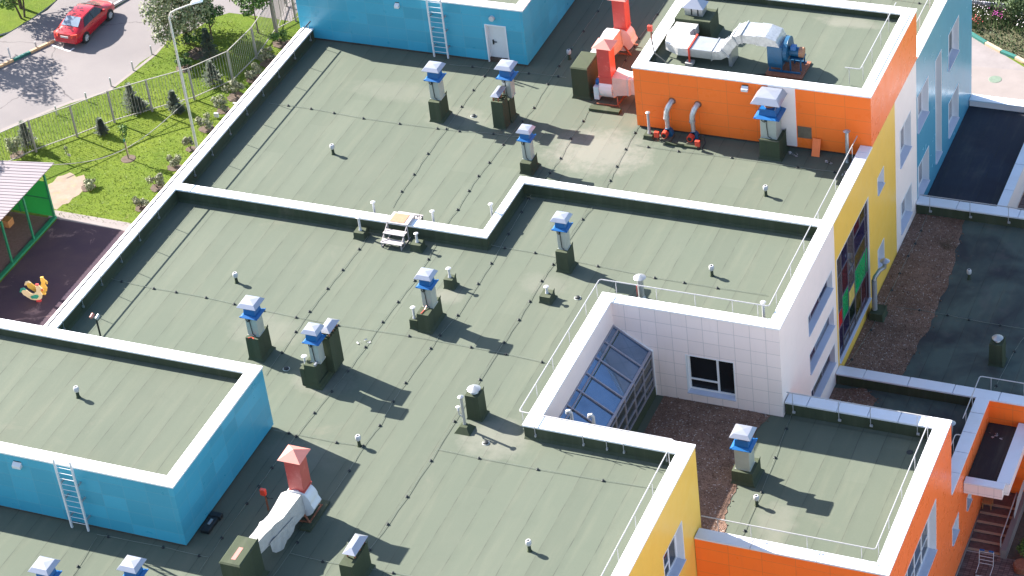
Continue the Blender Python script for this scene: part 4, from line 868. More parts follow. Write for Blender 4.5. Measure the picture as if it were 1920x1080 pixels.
# R2 and R3 and their shaft at the top
felt_shaft('big green felt shaft beside the red chimneys left of the orange block', 14.2, 11.97, .82, 1.45, 1.60)
t = wthing('extract_fan', 'red square chimney on a white fan, nearer one beside the orange block', 'extract fan', (15.95, 12.2, 0)); red_stack(t, 15.93, 12.12, 1.05, 3.0)
mb = MB(); scroll(mb, (15.93, 12.3, .80), .60, .60, 'x'); mb.box(15.6, 16.25, 11.8, 12.44, .72, 1.05); mb.build('fan_casing', 'white_metal', t, bevel=.01)
mb = MB(); [mb.bar(a, b, .06) for a, b in (((15.5, 11.6, .12), (16.6, 11.6, .12)), ((15.5, 12.9, .12), (16.6, 12.9, .12)), ((16.5, 11.6, .12), (16.5, 12.9, .12)), ((16.5, 11.7, .12), (16.3, 12.1, .6)), ((16.6, 12.4, .1), (16.6, 12.4, .6)))]; mb.build('stand', 'rust', t)
MB().tube([(15.62, 12.3, .85), (15.3, 12.3, .85)], .16, 14).build('motor', 'fan_blue', t, smooth=True); MB().box(15.25, 15.5, 11.95, 12.6, .1, .75).build('motor_bracket', 'white_metal', t); MB().box(15.3, 16.75, 11.1, 11.45, .01, .14).build('skid', 'felt_wrap', t)
t2 = wthing('air_duct', 'short white wrapped duct from the red chimney fan into the orange wall', 'duct', (17.2, 12.3, .5)); mb = MB(); secs = []
for k, (x, h) in enumerate([(16.25, .50), (16.45, .46), (16.9, .40), (17.0, .43), (17.1, .38), (17.93, .36)]):
    zc = .95 + .01 * k; j = lambda: random.uniform(-.015, .015); secs.append([(x, 12.3 - h + j(), zc - h + j()), (x, 12.3 + h + j(), zc - h + j()), (x, 12.3 + h * .9 + j(), zc + h + j()), (x, 12.3 - h * .9 + j(), zc + h + j())])
loftduct(mb, secs); mb.build('duct_body', 'wrap', t2)
t = wthing('extract_fan', 'red square chimney on a white fan, farther one near the top edge', 'extract fan', (15.1, 16.4, 0)); red_stack(t, 15.08, 16.35, 1.0, 2.95)
mb = MB(); scroll(mb, (15.08, 16.3, .82), .60, .60, 'y'); mb.box(14.75, 15.4, 16.03, 16.67, .72, 1.0); mb.build('fan_casing', 'white_metal', t, bevel=.01)
mb = MB(); [mb.bar(a, b, .06) for a, b in (((14.5, 15.9, .12), (15.6, 15.9, .12)), ((14.5, 16.8, .12), (15.6, 16.8, .12)), ((15.55, 15.9, .12), (15.2, 16, .5)))]; mb.build('stand', 'rust', t)
t2 = wthing('air_duct', 'white wrapped duct elbow between the far red chimney and the felt shaft', 'duct', (14.8, 14.6, .5)); mb = MB(); secs = []
for y, z, h in [(16.0, .95, .42), (15.6, .97, .44), (15.0, 1.0, .40), (14.4, 1.1, .36), (13.3, 1.15, .32)]: secs.append([(14.78 - h, y, z - h), (14.78 + h, y, z - h), (14.78 + h * .8, y, z + h), (14.78 - h * .8, y, z + h)])
loftduct(mb, secs); mb.build('duct_body', 'wrap', t2, smooth=True)
isolator('red and white switch box on a thin post on the orange block coping', 18.15, 12.3, 3.19, 3.95)
# big silver duct and blue fan on the orange block
t = wthing('air_duct', 'long crooked silver duct on the orange rooftop block', 'duct', (21, 12.4, 2.8))
def rect(c, d, w, h, up=Vector((0, 0, 1))):
    c = Vector(c); d = Vector(d).normalized(); x = d.cross(up).normalized(); y = x.cross(d).normalized(); j = lambda: random.uniform(-.012, .012)
    return [c - x * (w / 2 + j()) - y * (h / 2 + j()), c + x * (w / 2 + j()) - y * (h / 2 + j()), c + x * (w / 2 + j()) + y * (h / 2 + j()), c - x * (w / 2 + j()) + y * (h / 2 + j())]
mb = MB(); P = [((19.35, 13.72, 3.42), (0, -1, 0)), ((19.35, 13.3, 3.42), (0, -1, 0)), ((19.3, 12.95, 3.40), (.25, -1, 0))]
loftduct(mb, [rect(p, d, 1.05, .42) for p, d in P[:2]]); mb.build('duct_end', 'wrap', t, bevel=.02)
mb = MB(); S = [rect((19.3, 13.3, 3.40), (0, -1, 0), 1.0, .46), rect((19.22, 12.9, 3.38), (.2, -1, 0), .98, .46), rect((19.35, 12.45, 3.36), (.8, -1, 0), 1.2, .42), rect((19.75, 12.28, 3.36), (1, -.3, 0), 1.2, .40), rect((20.1, 12.25, 3.38), (1, 0, 0), 1.1, .40)]
loftduct(mb, S); mb.build('elbow', 'wrap', t, bevel=.015)
S = [((20.1, 12.25, 3.38), (1, 0, 0)), ((21.15, 12.25, 3.38), (1, 0, 0)), ((21.5, 12.28, 3.40), (1, 0, .3)), ((21.75, 12.3, 3.55), (1, 0, 1)), ((22.0, 12.32, 3.95), (1, 0, 1.2)), ((22.25, 12.32, 4.24), (1, 0, .6)), ((22.55, 12.32, 4.38), (1, 0, .1)), ((23.2, 12.32, 4.38), (1, 0, 0)), ((23.62, 12.32, 4.36), (1, 0, -.15)), ((23.92, 12.32, 4.27), (1, 0, -.9)), ((24.02, 12.32, 4.14), (0, 0, -1))]
for i in range(len(S) - 1):
    mb = MB(); up = Vector((0, 0, 1)) if abs(Vector(S[i+1][1]).normalized().z) < .9 else Vector((1, 0, 0))
    a = rect(S[i][0], S[i][1], 1.12, .42 if i < 7 else .5); b = rect(S[i+1][0], S[i+1][1], 1.12, .42 if i < 7 else .5, up)
    loftduct(mb, [a, b]); mb.build('duct_section', 'foil' if i not in (0,) else 'galv', t, bevel=.01)
for i in (1, 3, 5, 6):
    p, d = S[i]; d = Vector(d).normalized(); mb = MB(); loftduct(mb, [rect(Vector(p) - d * .025, d, 1.19, .50), rect(Vector(p) + d * .025, d, 1.19, .50)]); mb.build('joint_flange', 'galv', t)
mb = MB()
for y in (11.66, 12.84): mb.bar((20.12, y, 2.9), (20.12, y, 3.62), .07)
mb.bar((20.12, 11.64, 3.62), (20.12, 12.86, 3.62), .07); mb.build('support_frame', 'red_small', t)
MB().box(19.95, 20.3, 11.5, 11.85, 2.80, 2.95).build('support_block', 'concrete', t); MB().box(21.85, 22.0, 11.9, 12.8, 2.8, 3.62).build('support_leg', 'galv', t)
t = wthing('centrifugal_fan', 'dark blue fan with motor on a rusty base at the end of the silver duct', 'fan', (24.4, 12.2, 2.8))
mb = MB(); mb.frus(24.02, 12.3, .60, .95, 3.08, .66, 1.1, 3.30); mb.box(23.69, 24.36, 11.75, 12.86, 3.30, 4.16); mb.build('casing', 'deep_blue', t, bevel=.02)
mb = MB(); scroll(mb, (24.46, 12.35, 3.82), .60, .18, 'x'); mb.build('scroll', 'deep_blue', t, bevel=.01)
mb = MB(); mb.tube([(24.56, 12.3, 3.72), (25.05, 12.3, 3.72)], .22, 16); mo = mb.build('motor', 'deep_blue', t, smooth=True); MB().tube([(25.0, 12.3, 3.72), (25.18, 12.3, 3.72)], .235, 16).build('motor_cover', 'wood_top', mo, smooth=True); MB().box(24.65, 24.9, 12.05, 12.3, 3.90, 4.10).build('terminal_box', 'fan_blue', mo, bevel=.02)
mb = MB(); [mb.bar((x, y, 2.92), (x, y, zt), .06) for x, y, zt in ((23.78, 11.82, 3.3), (24.3, 11.82, 3.3), (24.65, 12.0, 3.5), (25.1, 12.05, 3.5), (25.1, 12.6, 3.5), (24.65, 12.6, 3.5), (23.78, 12.75, 3.3))]; mb.bar((24.6, 12.3, 3.48), (25.2, 12.3, 3.48), .5, .05); mb.bar((23.72, 11.8, 2.95), (25.15, 11.8, 2.95), .07); mb.bar((23.72, 12.75, 2.95), (25.15, 12.75, 2.95), .07); mb.build('stand', 'deep_blue', t)
mb = MB(); mb.box(23.62, 25.3, 11.5, 12.95, 2.805, 2.88); mb.build('base_plate', 'rust', t)
for l, pts, r in (('thick black cable sagging over the near coping of the orange block', [(18.2, 12.2, 3.5), (18.5, 11.6, 3.23), (19.4, 11.1, 3.0), (20.6, 11.05, 2.95), (21.8, 11.2, 2.9), (22.9, 11.3, 2.86), (23.7, 11.5, 2.9)], .03), ('thin black cable lying beside the thick one on the orange block', [(18.3, 12.0, 3.2), (18.7, 11.3, 2.84), (19.8, 11.0, 2.83), (21.3, 10.95, 2.83), (22.7, 11.0, 2.83), (23.5, 10.9, 2.83)], .018)):
    MB().tube(pts, r, 6).build('power_cable', 'black', label=l, cat='cable', smooth=True)
# two little wall fans with flexible ducts
for k, x in enumerate((19.52, 20.72)):
    t = wthing('duct_fan', ('small blue and red fan with a silver flexible duct into the orange wall, left one', 'small blue and red fan with a silver flexible duct into the orange wall, right one')[k], 'fan', (x, 9.9, 0), 'small fans at the foot of the orange wall')
    mb = MB(); mb.tube([(x, 9.98, .42), (x, 9.98, .75), (x - .02, 9.98, .95)], .10, 12); mb.tube([(x - .02, 9.98, .93), (x - .03, 9.98, 1.0)], .145, 12); mb.tube([(x - .03, 9.98, 1.0), (x, 10.0, 1.3), (x + .06, 10.08, 1.5), (x + .12, 10.2, 1.62), (x + .16, 10.35, 1.66)], [.13, .125, .13, .12, .12], 12); mb.build('flexible_duct', 'foil', t, smooth=True)
    MB().tube([(x + .16, 10.33, 1.66), (x + .16, 10.345, 1.66)], .17, 16).build('collar', 'rust', t)
    mb = MB(); scroll(mb, (x + .05, 9.95, .27), .22, .20, 'y'); mb.box(x - .1, x + .1, 9.85, 10.1, .3, .45); mb.build('casing', 'deep_blue', t)
    MB().tube([(x - .06, 9.60, .26), (x - .05, 9.9, .26)], .15, 14).build('motor', 'red_small', t, smooth=True); MB().tube([(x - .06, 9.58, .26), (x - .06, 9.602, .26)], .10, 12).build('motor_opening', 'black', t)
    MB().box(x - .2, x + .25, 9.55, 10.1, .01, .08).build('stand', 'plywood', t)
isolator('red switch on a stand left of the two small fans', 19.2, 9.5, 0, .30); isolator('red switch on a stand right of the two small fans', 21.15, 9.35, 0, .22)
MB().box(19.6, 21.1, 9.28, 9.42, .01, .10).build('timber_batten', 'felt_wrap', label='dark batten lying on the roof in front of the two small fans', cat='batten')
MB().tube([(20.9, 9.9, .3), (21.2, 9.9, .35), (21.35, 9.7, .1), (21.3, 9.4, .04), (21.1, 9.25, .03)], .03, 6).build('power_cable', 'black', label='black hose curling down from the right small fan', cat='cable', smooth=True)
# lamps and fittings on the walls
def flood(label, x, y, z, w=.30):
    t = wthing('wall_lamp', label, 'lamp', (x, y, z)); mb = MB(); mb.hexa([(x - w / 2, y - .16, z - .12), (x + w / 2, y - .16, z - .12), (x + w / 2, y - .01, z - .08), (x - w / 2, y - .01, z - .08)], [(x - w / 2, y - .16, z), (x + w / 2, y - .16, z), (x + w / 2, y - .01, z + .1), (x - w / 2, y - .01, z + .1)]); mb.build('housing', 'white_metal', t); MB().box(x - w * .45, x + w * .45, y - .01, y, z - .02, z + .14).build('bracket', 'black', t)
flood('small floodlight high on the orange wall left of the white strip', 23.12, 10.32, 2.85); flood('small floodlight on the lower left blue wall beside the ladder', 4.62, -20.11, 2.52, .36); flood('small dark floodlight on the upper blue wall left of the ladder', 4.75, 13.99, 2.55, .22)
MB().tube([(9.60, 13.99, 2.46), (9.60, 13.86, 2.46)], .13, 16).build('wall_lamp', 'white_plastic', label='round white lamp on the blue wall above the door', cat='lamp', smooth=True)
t = wthing('loose_panel', 'orange wall panel leaning upright below the open hatch', 'panel', (26.2, 9.95, 0)); mb = MB(); mb.hexa([(26.12, 9.92, .02), (26.48, 9.92, .02), (26.48, 9.94, .02), (26.12, 9.94, .02)], [(26.10, 10.28, .72), (26.46, 10.28, .72), (26.46, 10.30, .72), (26.10, 10.30, .72)]); mb.build('board', 'orange_e', t)
# steps over the parapet
t = wthing('step_platform', 'pale metal steps over the parapet with a square orange-brown board on top', 'steps', (10.9, 0, 0))
mb = MB(); mb.box(10.42, 11.42, -.18, .62, .76, .80); pt = mb.build('platform', 'step_paint', t, bevel=.005); MB().box(10.55, 11.22, -.10, .52, .803, .815).build('board', 'wood_top', pt)
for y, z, w in ((-.62, .53, 1.0), (-.95, .27, 1.02)):
    MB().box(10.42, 11.42, y, y + .34, z - .035, z).build('tread', 'step_paint', t, bevel=.004)
for y, z in ((.70, .53), (1.02, .27)): MB().box(10.42, 11.42, y, y + .34, z - .035, z).build('tread', 'step_paint', t, bevel=.004)
for x in (10.46, 11.38):
    mb = MB(); mb.bar((x, -.16, 0), (x, -.16, .77), .04); mb.bar((x, .6, .0), (x, .6, .77), .04); mb.bar((x, -.60, 0), (x, -.60, .5), .04); mb.bar((x, -.92, 0), (x, -.92, .25), .04); mb.bar((x, -.92, .03), (x, -.16, .03), .03); mb.bar((x, -.92, .25), (x, -.16, .75), .03)
    mb.bar((x, 1.3, 0), (x, 1.3, .25), .04); mb.bar((x, .6, .03), (x, 1.3, .03), .03); mb.bar((x, -.16, .03), (x, .6, .03), .03); mb.bar((x, 1.3, .25), (x, .6, .77), .04)
    for k in range(3): mb.bar((x, .75 + .2 * k, .1), (x, .85 + .2 * k, .55 - .14 * k), .02)
    mb.build('side_frame', 'step_paint', t)
# camera pole, black case, litter
t = wthing('camera_pole', 'short pole with two small cameras behind the coping of the lower left block', 'camera pole', (*at(186, 628, 0)[:2], 0)); p = at(189, 632, .0); x, y = p.x, p.y
MB().tube([(x, y, 0), (x, y, 1.05)], .04, 8).build('pole', 'black', t); mb = MB(); mb.bar((x - .15, y - .02, 1.02), (x + .12, y, 1.06), .04); mb.build('arm', 'galv', t)
for dx, m in ((-.17, 'red_cap'), (.1, 'galv')): MB().tube([(x + dx, y - .12, 1.05), (x + dx, y + .1, 1.1)], .07, 10).build('camera', m, t, smooth=True)
p = at(397, 983, 0); t = wthing('equipment_case', 'long black case lying on the roof at the foot of the blue wall', 'case', (p.x, p.y, 0)); mb = MB(); mb.box(p.x - .18, p.x + .18, p.y - .55, p.y + .50, .01, .16); mb.box(p.x - .22, p.x + .24, p.y + .25, p.y + .5, .01, .20); mb.build('shell', 'black', t, bevel=.02); MB().box(p.x - .05, p.x + .05, p.y - .2, p.y + .1, .16, .19).build('handle', 'galv', t)
def litter(label, p, r, n, z, mat='litter'):
    mb = MB()
    for _ in range(n):
        a, d = random.uniform(0, 6.28), random.uniform(0, r); x, y = p[0] + math.cos(a) * d, p[1] + math.sin(a) * d * .7; q = [(x + random.uniform(-.09, .09), y + random.uniform(-.09, .09), z + random.uniform(.01, .10)) for _ in range(4)]; mb.face(q[:3]); mb.face([q[0], q[2], q[3]])
    mb.build('litter', mat, label=label, cat='litter')
litter('torn white scrap of sheeting on the roof in the middle', at(682, 642, 0), .25, 5, 0); litter('crumpled plastic and rubbish in the shade left of the leaning orange panel', (25.4, 9.8), .35, 9, 0); litter('crumpled white bag in the shade right of the leaning orange panel', (27.0, 9.6), .22, 9, 0)
litter('heap of pale rubbish on the dark canopy roof', (35.9, 3.3), .35, 12, cz - .3); litter('white scraps by the railing foot near the orange wall', (27.9, 9.0), .2, 5, 0)

# ============================================================ LIGHTNING-PROTECTION CABLES
CABG = 'lightning-protection cables on black holders'
_cab = [0]
def cable(label, uv, z=0.0, first=False, last=False):
    """polyline in photo pixels on the roof plane; a holder at every point except open ends"""
    pts = [at(u, v, z + .05) for u, v in uv]; base = at(uv[0][0], uv[0][1], z)
    t = wthing('lightning_cable', label, 'cable', base, CABG); path = []
    for i in range(len(pts) - 1):
        a, b = pts[i], pts[i+1]; path.append(a)
        for k in (.3, .5, .7): q = a.lerp(b, k); q.z -= .022 * (1 - abs(k - .5) * 2); q.x += random.uniform(-.015, .015); path.append(q)
    path.append(pts[-1]); MB().tube(path, .009, 5).build('wire', 'wire', t)
    for i, p in enumerate(pts):
        if (first and i == 0) or (last and i == len(pts) - 1): continue
        mb = MB(); mb.lathe(p.x, p.y, [(.072, z + .004), (.06, z + .035), (.03, z + .055)], 9); mb.box(p.x - .022, p.x + .022, p.y - .04, p.y + .04, z + .035, z + .075); mb.build('cable_holder', 'black', t)
cable('cable across the upper left roof, parallel to the parapet', [(504, 193), (540, 197), (583, 203), (626, 211), (681, 221), (749, 231), (820, 240), (861, 245), (925, 250), (985, 258)], first=True)
cable('cable running down from the ladder foot past the lone chimney', [(924, 118), (907.7, 142), (887, 168), (865, 199), (836.7, 241), (802, 287), (776, 326), (752.7, 358), (735, 388)], first=True, last=True)
cable('long cable from the top edge down beside the blue block to the parapet', [(1135, -8), (1121, 20), (1094, 57.7), (1070.7, 91.7), (1048, 123), (1026.7, 156.7), (1000.7, 201), (979, 226.7), (943, 270), (917, 303.7), (896.7, 329), (878.7, 356.7), (857.7, 392), (835, 421)], first=True, last=True)
cable('cable from the ladder foot along the blue block', [(843, 121), (885.7, 124.3), (991.7, 136.7), (1046.7, 142.3), (1062, 145)], first=True, last=True)
cable('cable in front of the red chimney and the felt shaft', [(1120, 186), (1106.7, 200), (1092.7, 226), (1070, 259), (1050.7, 295.7), (1030.7, 323), (1018, 338)], first=True, last=True)
cable('cable beside the left edge of the orange block', [(1245, 5), (1231.7, 25.7), (1197.7, 71.7), (1189, 87), (1172.7, 113), (1150, 152)], first=True, last=True)
cable('cable from the corner of the orange wall down to the parapet', [(1200, 232), (1190, 247.7), (1172.7, 278.7), (1156, 311), (1143.7, 337.7), (1136, 350)], first=True, last=True)
cable('cable along the foot of the orange wall', [(1190, 271), (1215, 274.7), (1272, 282.7), (1371.7, 294.7), (1495, 312.7), (1565, 321.7), (1590, 326)], first=True, last=True)
cable('long cable across the middle roof, from the left parapet to the courtyard', [(208, 522), (228, 527), (288, 540), (329.7, 546.7), (386, 557), (439, 569), (493, 581), (555, 594), (633.7, 609), (767, 629), (883, 650), (948.7, 663), (1016, 677.7), (1037, 683)], first=True, last=True)
cable('cable from the box left of the steps down to the lower left block', [(690, 443), (673, 466), (642, 505), (613.7, 540), (580, 583), (554, 621), (528, 660), (497, 702)], first=True, last=True)
cable('cable from the right of the steps down past the blue block corner', [(817, 457), (802.7, 485), (777, 525), (746, 565), (717, 602.7), (684.7, 649.7), (652, 694.7), (621.7, 733), (589, 773), (555, 817), (510, 876), (485, 911), (462.7, 943), (415.7, 1007.7), (372, 1074)], first=True, last=True)
cable('cable from the upper parapet corner down the middle of the roof', [(1005, 352), (991.7, 371), (978, 396.7), (953, 438), (920.7, 492.7), (896, 531), (857.7, 590), (825, 628), (807, 652), (760, 716.7), (737, 752), (711.7, 796.7), (681, 835), (654.7, 881.7), (608, 948.7), (557, 1016), (505, 1090)], first=True, last=True)
cable('cable from the upper parapet past the twin pipes to the bottom edge', [(1111, 388), (1092, 410), (1036.7, 494.7), (1015, 525.7), (993, 564), (972.7, 598.7), (945, 641), (899.7, 710.7), (852, 789), (807.7, 862.7), (763, 930), (726.7, 981.7), (693, 1030), (665, 1075)], first=True, last=True)
cable('cable across the roof above the courtyard', [(920, 459), (946.7, 464), (1003, 473), (1120.7, 498), (1227.7, 520), (1282.7, 529), (1345, 539), (1439, 553)], first=True, last=True)
cable('short cable from the blue block corner to the mushroom vent', [(513, 806), (541.7, 811), (630.7, 828.7), (676.7, 835)], first=True, last=True)
cable('cable across the lower roof below the courtyard parapet', [(820, 841.7), (898, 858), (1008, 879), (1130.7, 900), (1232, 916)], first=True, last=True)
cable('cable across the bottom of the photo beside the sloping hood shaft', [(543, 1036.7), (605, 1051.7), (736.7, 1073), (900, 1105)], first=True, last=True)
cable('cable along the foot of the lower left blue wall', [(181.7, 1001.7), (203, 1005), (305.7, 1025), (373, 1041), (391, 1044)], first=True, last=True)
cable('short cable from the ladder of the lower left block to the bottom edge', [(181.7, 1006.7), (145.7, 1061), (128, 1092)], first=True, last=True)
cable('cable on the low orange wing roof', [(1486, 772), (1474, 803), (1453, 857), (1428, 921.7), (1396, 994), (1390, 1006)], FZ, first=True, last=True)
cable('cable on the gravel along the yellow wall', [(1740, 385), (1739, 400), (1727, 431.7), (1716, 456), (1702.7, 479), (1687, 511.7), (1671.7, 543), (1633, 618), (1597, 673), (1590, 684)], LZ + .01, first=True, last=True)
cable('cable across the dark low roof', [(1680, 575), (1724, 580.7), (1776.7, 590), (1817, 598.7), (1875.7, 609), (1925, 617)], LZ, first=True, last=True)
cable('cable beside the felt box on the dark low roof', [(1925, 624), (1901.7, 658), (1868, 722.5), (1864, 728)], LZ, first=True, last=True)
cable('cable at the top edge behind the orange block', [(1640, -7), (1723, 5), (1760, 10)], first=True, last=True)

# ============================================================ GROUND
def sheet(name, pts, z, mat, kind='structure', **tg):
    mb = MB(); mb.face([(p[0], p[1], z) for p in pts]); return mb.build(name, mat, kind=kind, **tg)
sheet('ground', [(-300, -300), (300, -300), (300, 300), (-300, 300)], G, 'grass')
gp = lambda *uv: [tuple(at(u, v, G)[:2]) for u, v in uv]
sheet('bounce_terrain', [(28.0, -300), (300, -300), (300, 37.0), (28.0, 37.0)], G + .002, 'east_bounce_paving')  # unseen pale ground, added to bounce warm light onto the east walls
sheet('road', gp((-160, 320), (0, 243), (60, 218), (130, 190), (200, 170), (225, 155), (248, 133), (262, 118), (290, 100), (310, 78), (330, 66), (372, 52), (395, 34), (430, 24), (480, 30), (545, 40), (620, -60), (900, -500), (100, -500), (255, -10), (205, 22), (150, 55), (100, 80), (57, 100), (25, 115), (0, 127), (-160, 200)), G + .004, 'asphalt')
sheet('pavement', gp((-160, 199), (0, 125), (57, 98), (100, 78), (150, 53), (205, 20), (255, -12), (100, -300), (80, -30), (112, 0), (90, 22), (60, 40), (20, 64), (0, 76), (-160, 150)), G + .12, 'asphalt')
def kerb(label, a, b, z, mat, w=.16, h=.16, name='kerb_stone'):
    a = at(*a, z); b = at(*b, z); MB().bar((a.x, a.y, z + h / 2), (b.x, b.y, z + h / 2), w, h).build(name, mat, label=label, cat='kerb', bevel=.01)
plain('manhole', (.14, .19, .145, 1), .8, 0, .3, 9, dirt=(.1, .1, .08, 1), damt=.6); plain('sandy', (.27, .20, .155, 1), .95, 0, .3, 1.5, .03, dirt=(.2, .2, .06, 1), damt=.6); plain('kerb_tan', (.50, .33, .19, 1), .8, 0, .25, 3); plain('kerb_teal', (.015, .13, .11, 1), .7, 0, .2, 3); plain('kerb_cream', (.40, .31, .22, 1), .8, 0, .2, 3)
kerb('tan painted kerb stone at the left edge', (-60, 155), (25, 115), G, 'kerb_tan'); kerb('dark green painted kerb stone left of the red car', (25.5, 114.8), (57, 100), G, 'kerb_teal'); kerb('tan painted kerb stone just behind the red car', (57.5, 99.8), (101, 79), G, 'kerb_tan'); kerb('unpainted kerb running under the red car and on beyond it', (101.5, 78.8), (245, -6), G, 'concrete')
sheet('road_edge', gp((0, 243), (60, 218), (130, 190), (200, 170), (248, 133), (290, 100), (310, 78), (312, 81), (292, 104), (250, 137), (202, 174), (132, 194), (62, 222), (0, 248)), G + .008, 'pale_paving')
mb = MB()
for a, b in (((96, 84), (130, 96)), ((130, 96), (139, 90))): p, q = at(*a, G + .012), at(*b, G + .012); mb.bar(p, q, .12, .006)
mb.build('road_marking', 'white_metal', kind='structure')
sheet('playground', [(-16.6, -14), (XW, -14), (XW, 12.0), (-16.6, 12.25)], G + .008, 'rubber')
sheet('path', [(-17.2, 12.26), (XW, 12.01), (XW, 12.80), (-17.2, 12.95)], G + .008, 'pale_paving')
random.seed(5)
c0 = at(113, 360, G); sand = []
for k in range(26): a = 2 * math.pi * k / 26; r = random.uniform(.85, 1.12); sand.append((c0.x + math.cos(a) * 1.15 * r, c0.y + math.sin(a) * 1.75 * r))
sheet('sand', sand, G + .006, 'sandy')

# grass tufts, thick enough to roughen the lawn
random.seed(11)
def poly_in(poly, x, y):
    c = False
    for i in range(len(poly)):
        (x1, y1), (x2, y2) = poly[i], poly[i-1]
        if (y1 > y) != (y2 > y) and x < (x2 - x1) * (y - y1) / (y2 - y1) + x1: c = not c
    return c
lawn = gp((-5, 300), (-5, 250), (60, 224), (130, 196), (202, 176), (250, 138), (292, 104), (330, 72), (400, 40), (440, 40), (500, 55), (590, 60), (560, 90), (330, 345), (245, 425), (105, 405), (150, 340), (100, 300))
xs = [p[0] for p in lawn]; ys = [p[1] for p in lawn]; mb = MB(); k = 0
while k < 15000:
    x, y = random.uniform(min(xs), max(xs)), random.uniform(min(ys), max(ys))
    if not poly_in(lawn, x, y) or poly_in(sand, x, y): continue
    a = random.uniform(0, 6.28); h = random.uniform(.025, .07); w = random.uniform(.012, .03); lx, ly = random.uniform(-.06, .06), random.uniform(-.06, .06)
    mb.face([(x - w * math.cos(a), y - w * math.sin(a), G), (x + w * math.cos(a), y + w * math.sin(a), G), (x + lx, y + ly, G + h)]); k += 1
mb.build('lawn_grass', 'blade', label='short green grass of the lawn beside the building', kind='stuff', cat='grass')
g2 = gp((-10, 70), (-10, -20), (110, -20), (105, 5), (60, 38), (20, 62)); sheet('verge', g2, G + .125, 'grass')
mb = MB(); [mb.face([(g2[i][0], g2[i][1], G), (g2[(i+1) % 6][0], g2[(i+1) % 6][1], G), (g2[(i+1) % 6][0], g2[(i+1) % 6][1], G + .125), (g2[i][0], g2[i][1], G + .125)]) for i in range(6)]; mb.build('verge_edge', 'concrete', kind='structure')

# ------------------------------------------------------------ plants
def leafcloud(mb, c, r, n, size, flat=1.0, clumps=9, seed=0, hollow=.35):
    rd_ = random.Random(seed); cl = []
    for _ in range(clumps):
        a = rd_.uniform(0, 6.28); u = rd_.uniform(-.85, 1); q = math.sqrt(max(0, 1 - u * u)); d = rd_.uniform(.35, .85)
        cl.append((Vector((math.cos(a) * q * r[0] * d, math.sin(a) * q * r[1] * d, u * r[2] * d)), rd_.uniform(.28, .5)))
    for _ in range(n):
        c1, cr = cl[rd_.randrange(len(cl))]; v = Vector((rd_.gauss(0, 1), rd_.gauss(0, 1), rd_.gauss(0, 1))).normalized() * (rd_.uniform(hollow, 1) ** .6)
        p = Vector(c) + c1 + Vector((v.x * r[0] * cr, v.y * r[1] * cr, v.z * r[2] * cr))
        nrm = (v + Vector((rd_.uniform(-.7, .7), rd_.uniform(-.7, .7), rd_.uniform(-.2, .9)))).normalized(); x = nrm.orthogonal().normalized(); y = nrm.cross(x); t = rd_.uniform(0, 6.28)
        x, y = x * math.cos(t) + y * math.sin(t), y * math.cos(t) - x * math.sin(t); s = size * rd_.uniform(.6, 1.35)
        mb.face([p - x * s * .5, p - y * s * .32, p + x * s * .5, p + y * s * .32])
def tree(name, label, cat, x, y, h, cr, leaf, n, size, trunk=.09, z=G, clumps=14, ch=None, seed=1, group=None, stems=1, base=.25):
    t = wthing(name, label, cat, (x, y, z), group); rd_ = random.Random(seed); ch = ch or h * .62; cz_ = z + h - ch / 2
    mb = MB()
    for s_ in range(stems):
        dx, dy = rd_.uniform(-.3, .3) * (stems > 1), rd_.uniform(-.3, .3) * (stems > 1)
        mb.tube([(x + dx * .3, y + dy * .3, z), (x + dx, y + dy, z + h * .4), (x + dx * 1.4 + rd_.uniform(-.2, .2), y + dy * 1.4, z + h * .85)], [trunk, trunk * .7, trunk * .2], 7)
    for k in range(7):
        a = rd_.uniform(0, 6.28); zb_ = z + h * rd_.uniform(base, .65); L = cr * rd_.uniform(.5, .9)
        mb.tube([(x, y, zb_), (x + math.cos(a) * L * .5, y + math.sin(a) * L * .5, zb_ + L * .35), (x + math.cos(a) * L, y + math.sin(a) * L, zb_ + L * .8)], [trunk * .45, trunk * .3, trunk * .1], 5)
    mb.build('trunk', 'bark', t)
    mb = MB(); leafcloud(mb, (x, y, cz_), (cr, cr, ch / 2), n, size, clumps=clumps, seed=seed); mb.build('crown', leaf, t); return t
p = at(352, 82, G); tree('tree', 'large pale-leaved multi-stemmed tree at the roadside behind the lamp', 'tree', p.x, p.y, 5.1, 2.35, 'leaf_pale', 8000, .17, .10, clumps=40, seed=3, stems=4, ch=4.9)
p = at(398, 74, G); tree('tree', 'small dark round-headed tree beside the large pale one', 'tree', p.x, p.y, 2.7, .85, 'leaf_dark', 1200, .16, .06, clumps=10, seed=4, ch=1.5)
p = at(484, 62, G); tree('tree', 'young green tree leaning over the fence near the top', 'tree', p.x, p.y, 3.6, 1.4, 'leaf_green', 1700, .18, .05, clumps=14, seed=5, ch=2.2)
p = at(44, 36, G); tree('tree', 'bushy dark green tree at the top left corner', 'tree', p.x, p.y, 3.0, 1.5, 'leaf_green', 2000, .17, .07, clumps=18, seed=6, ch=2.1, stems=2)
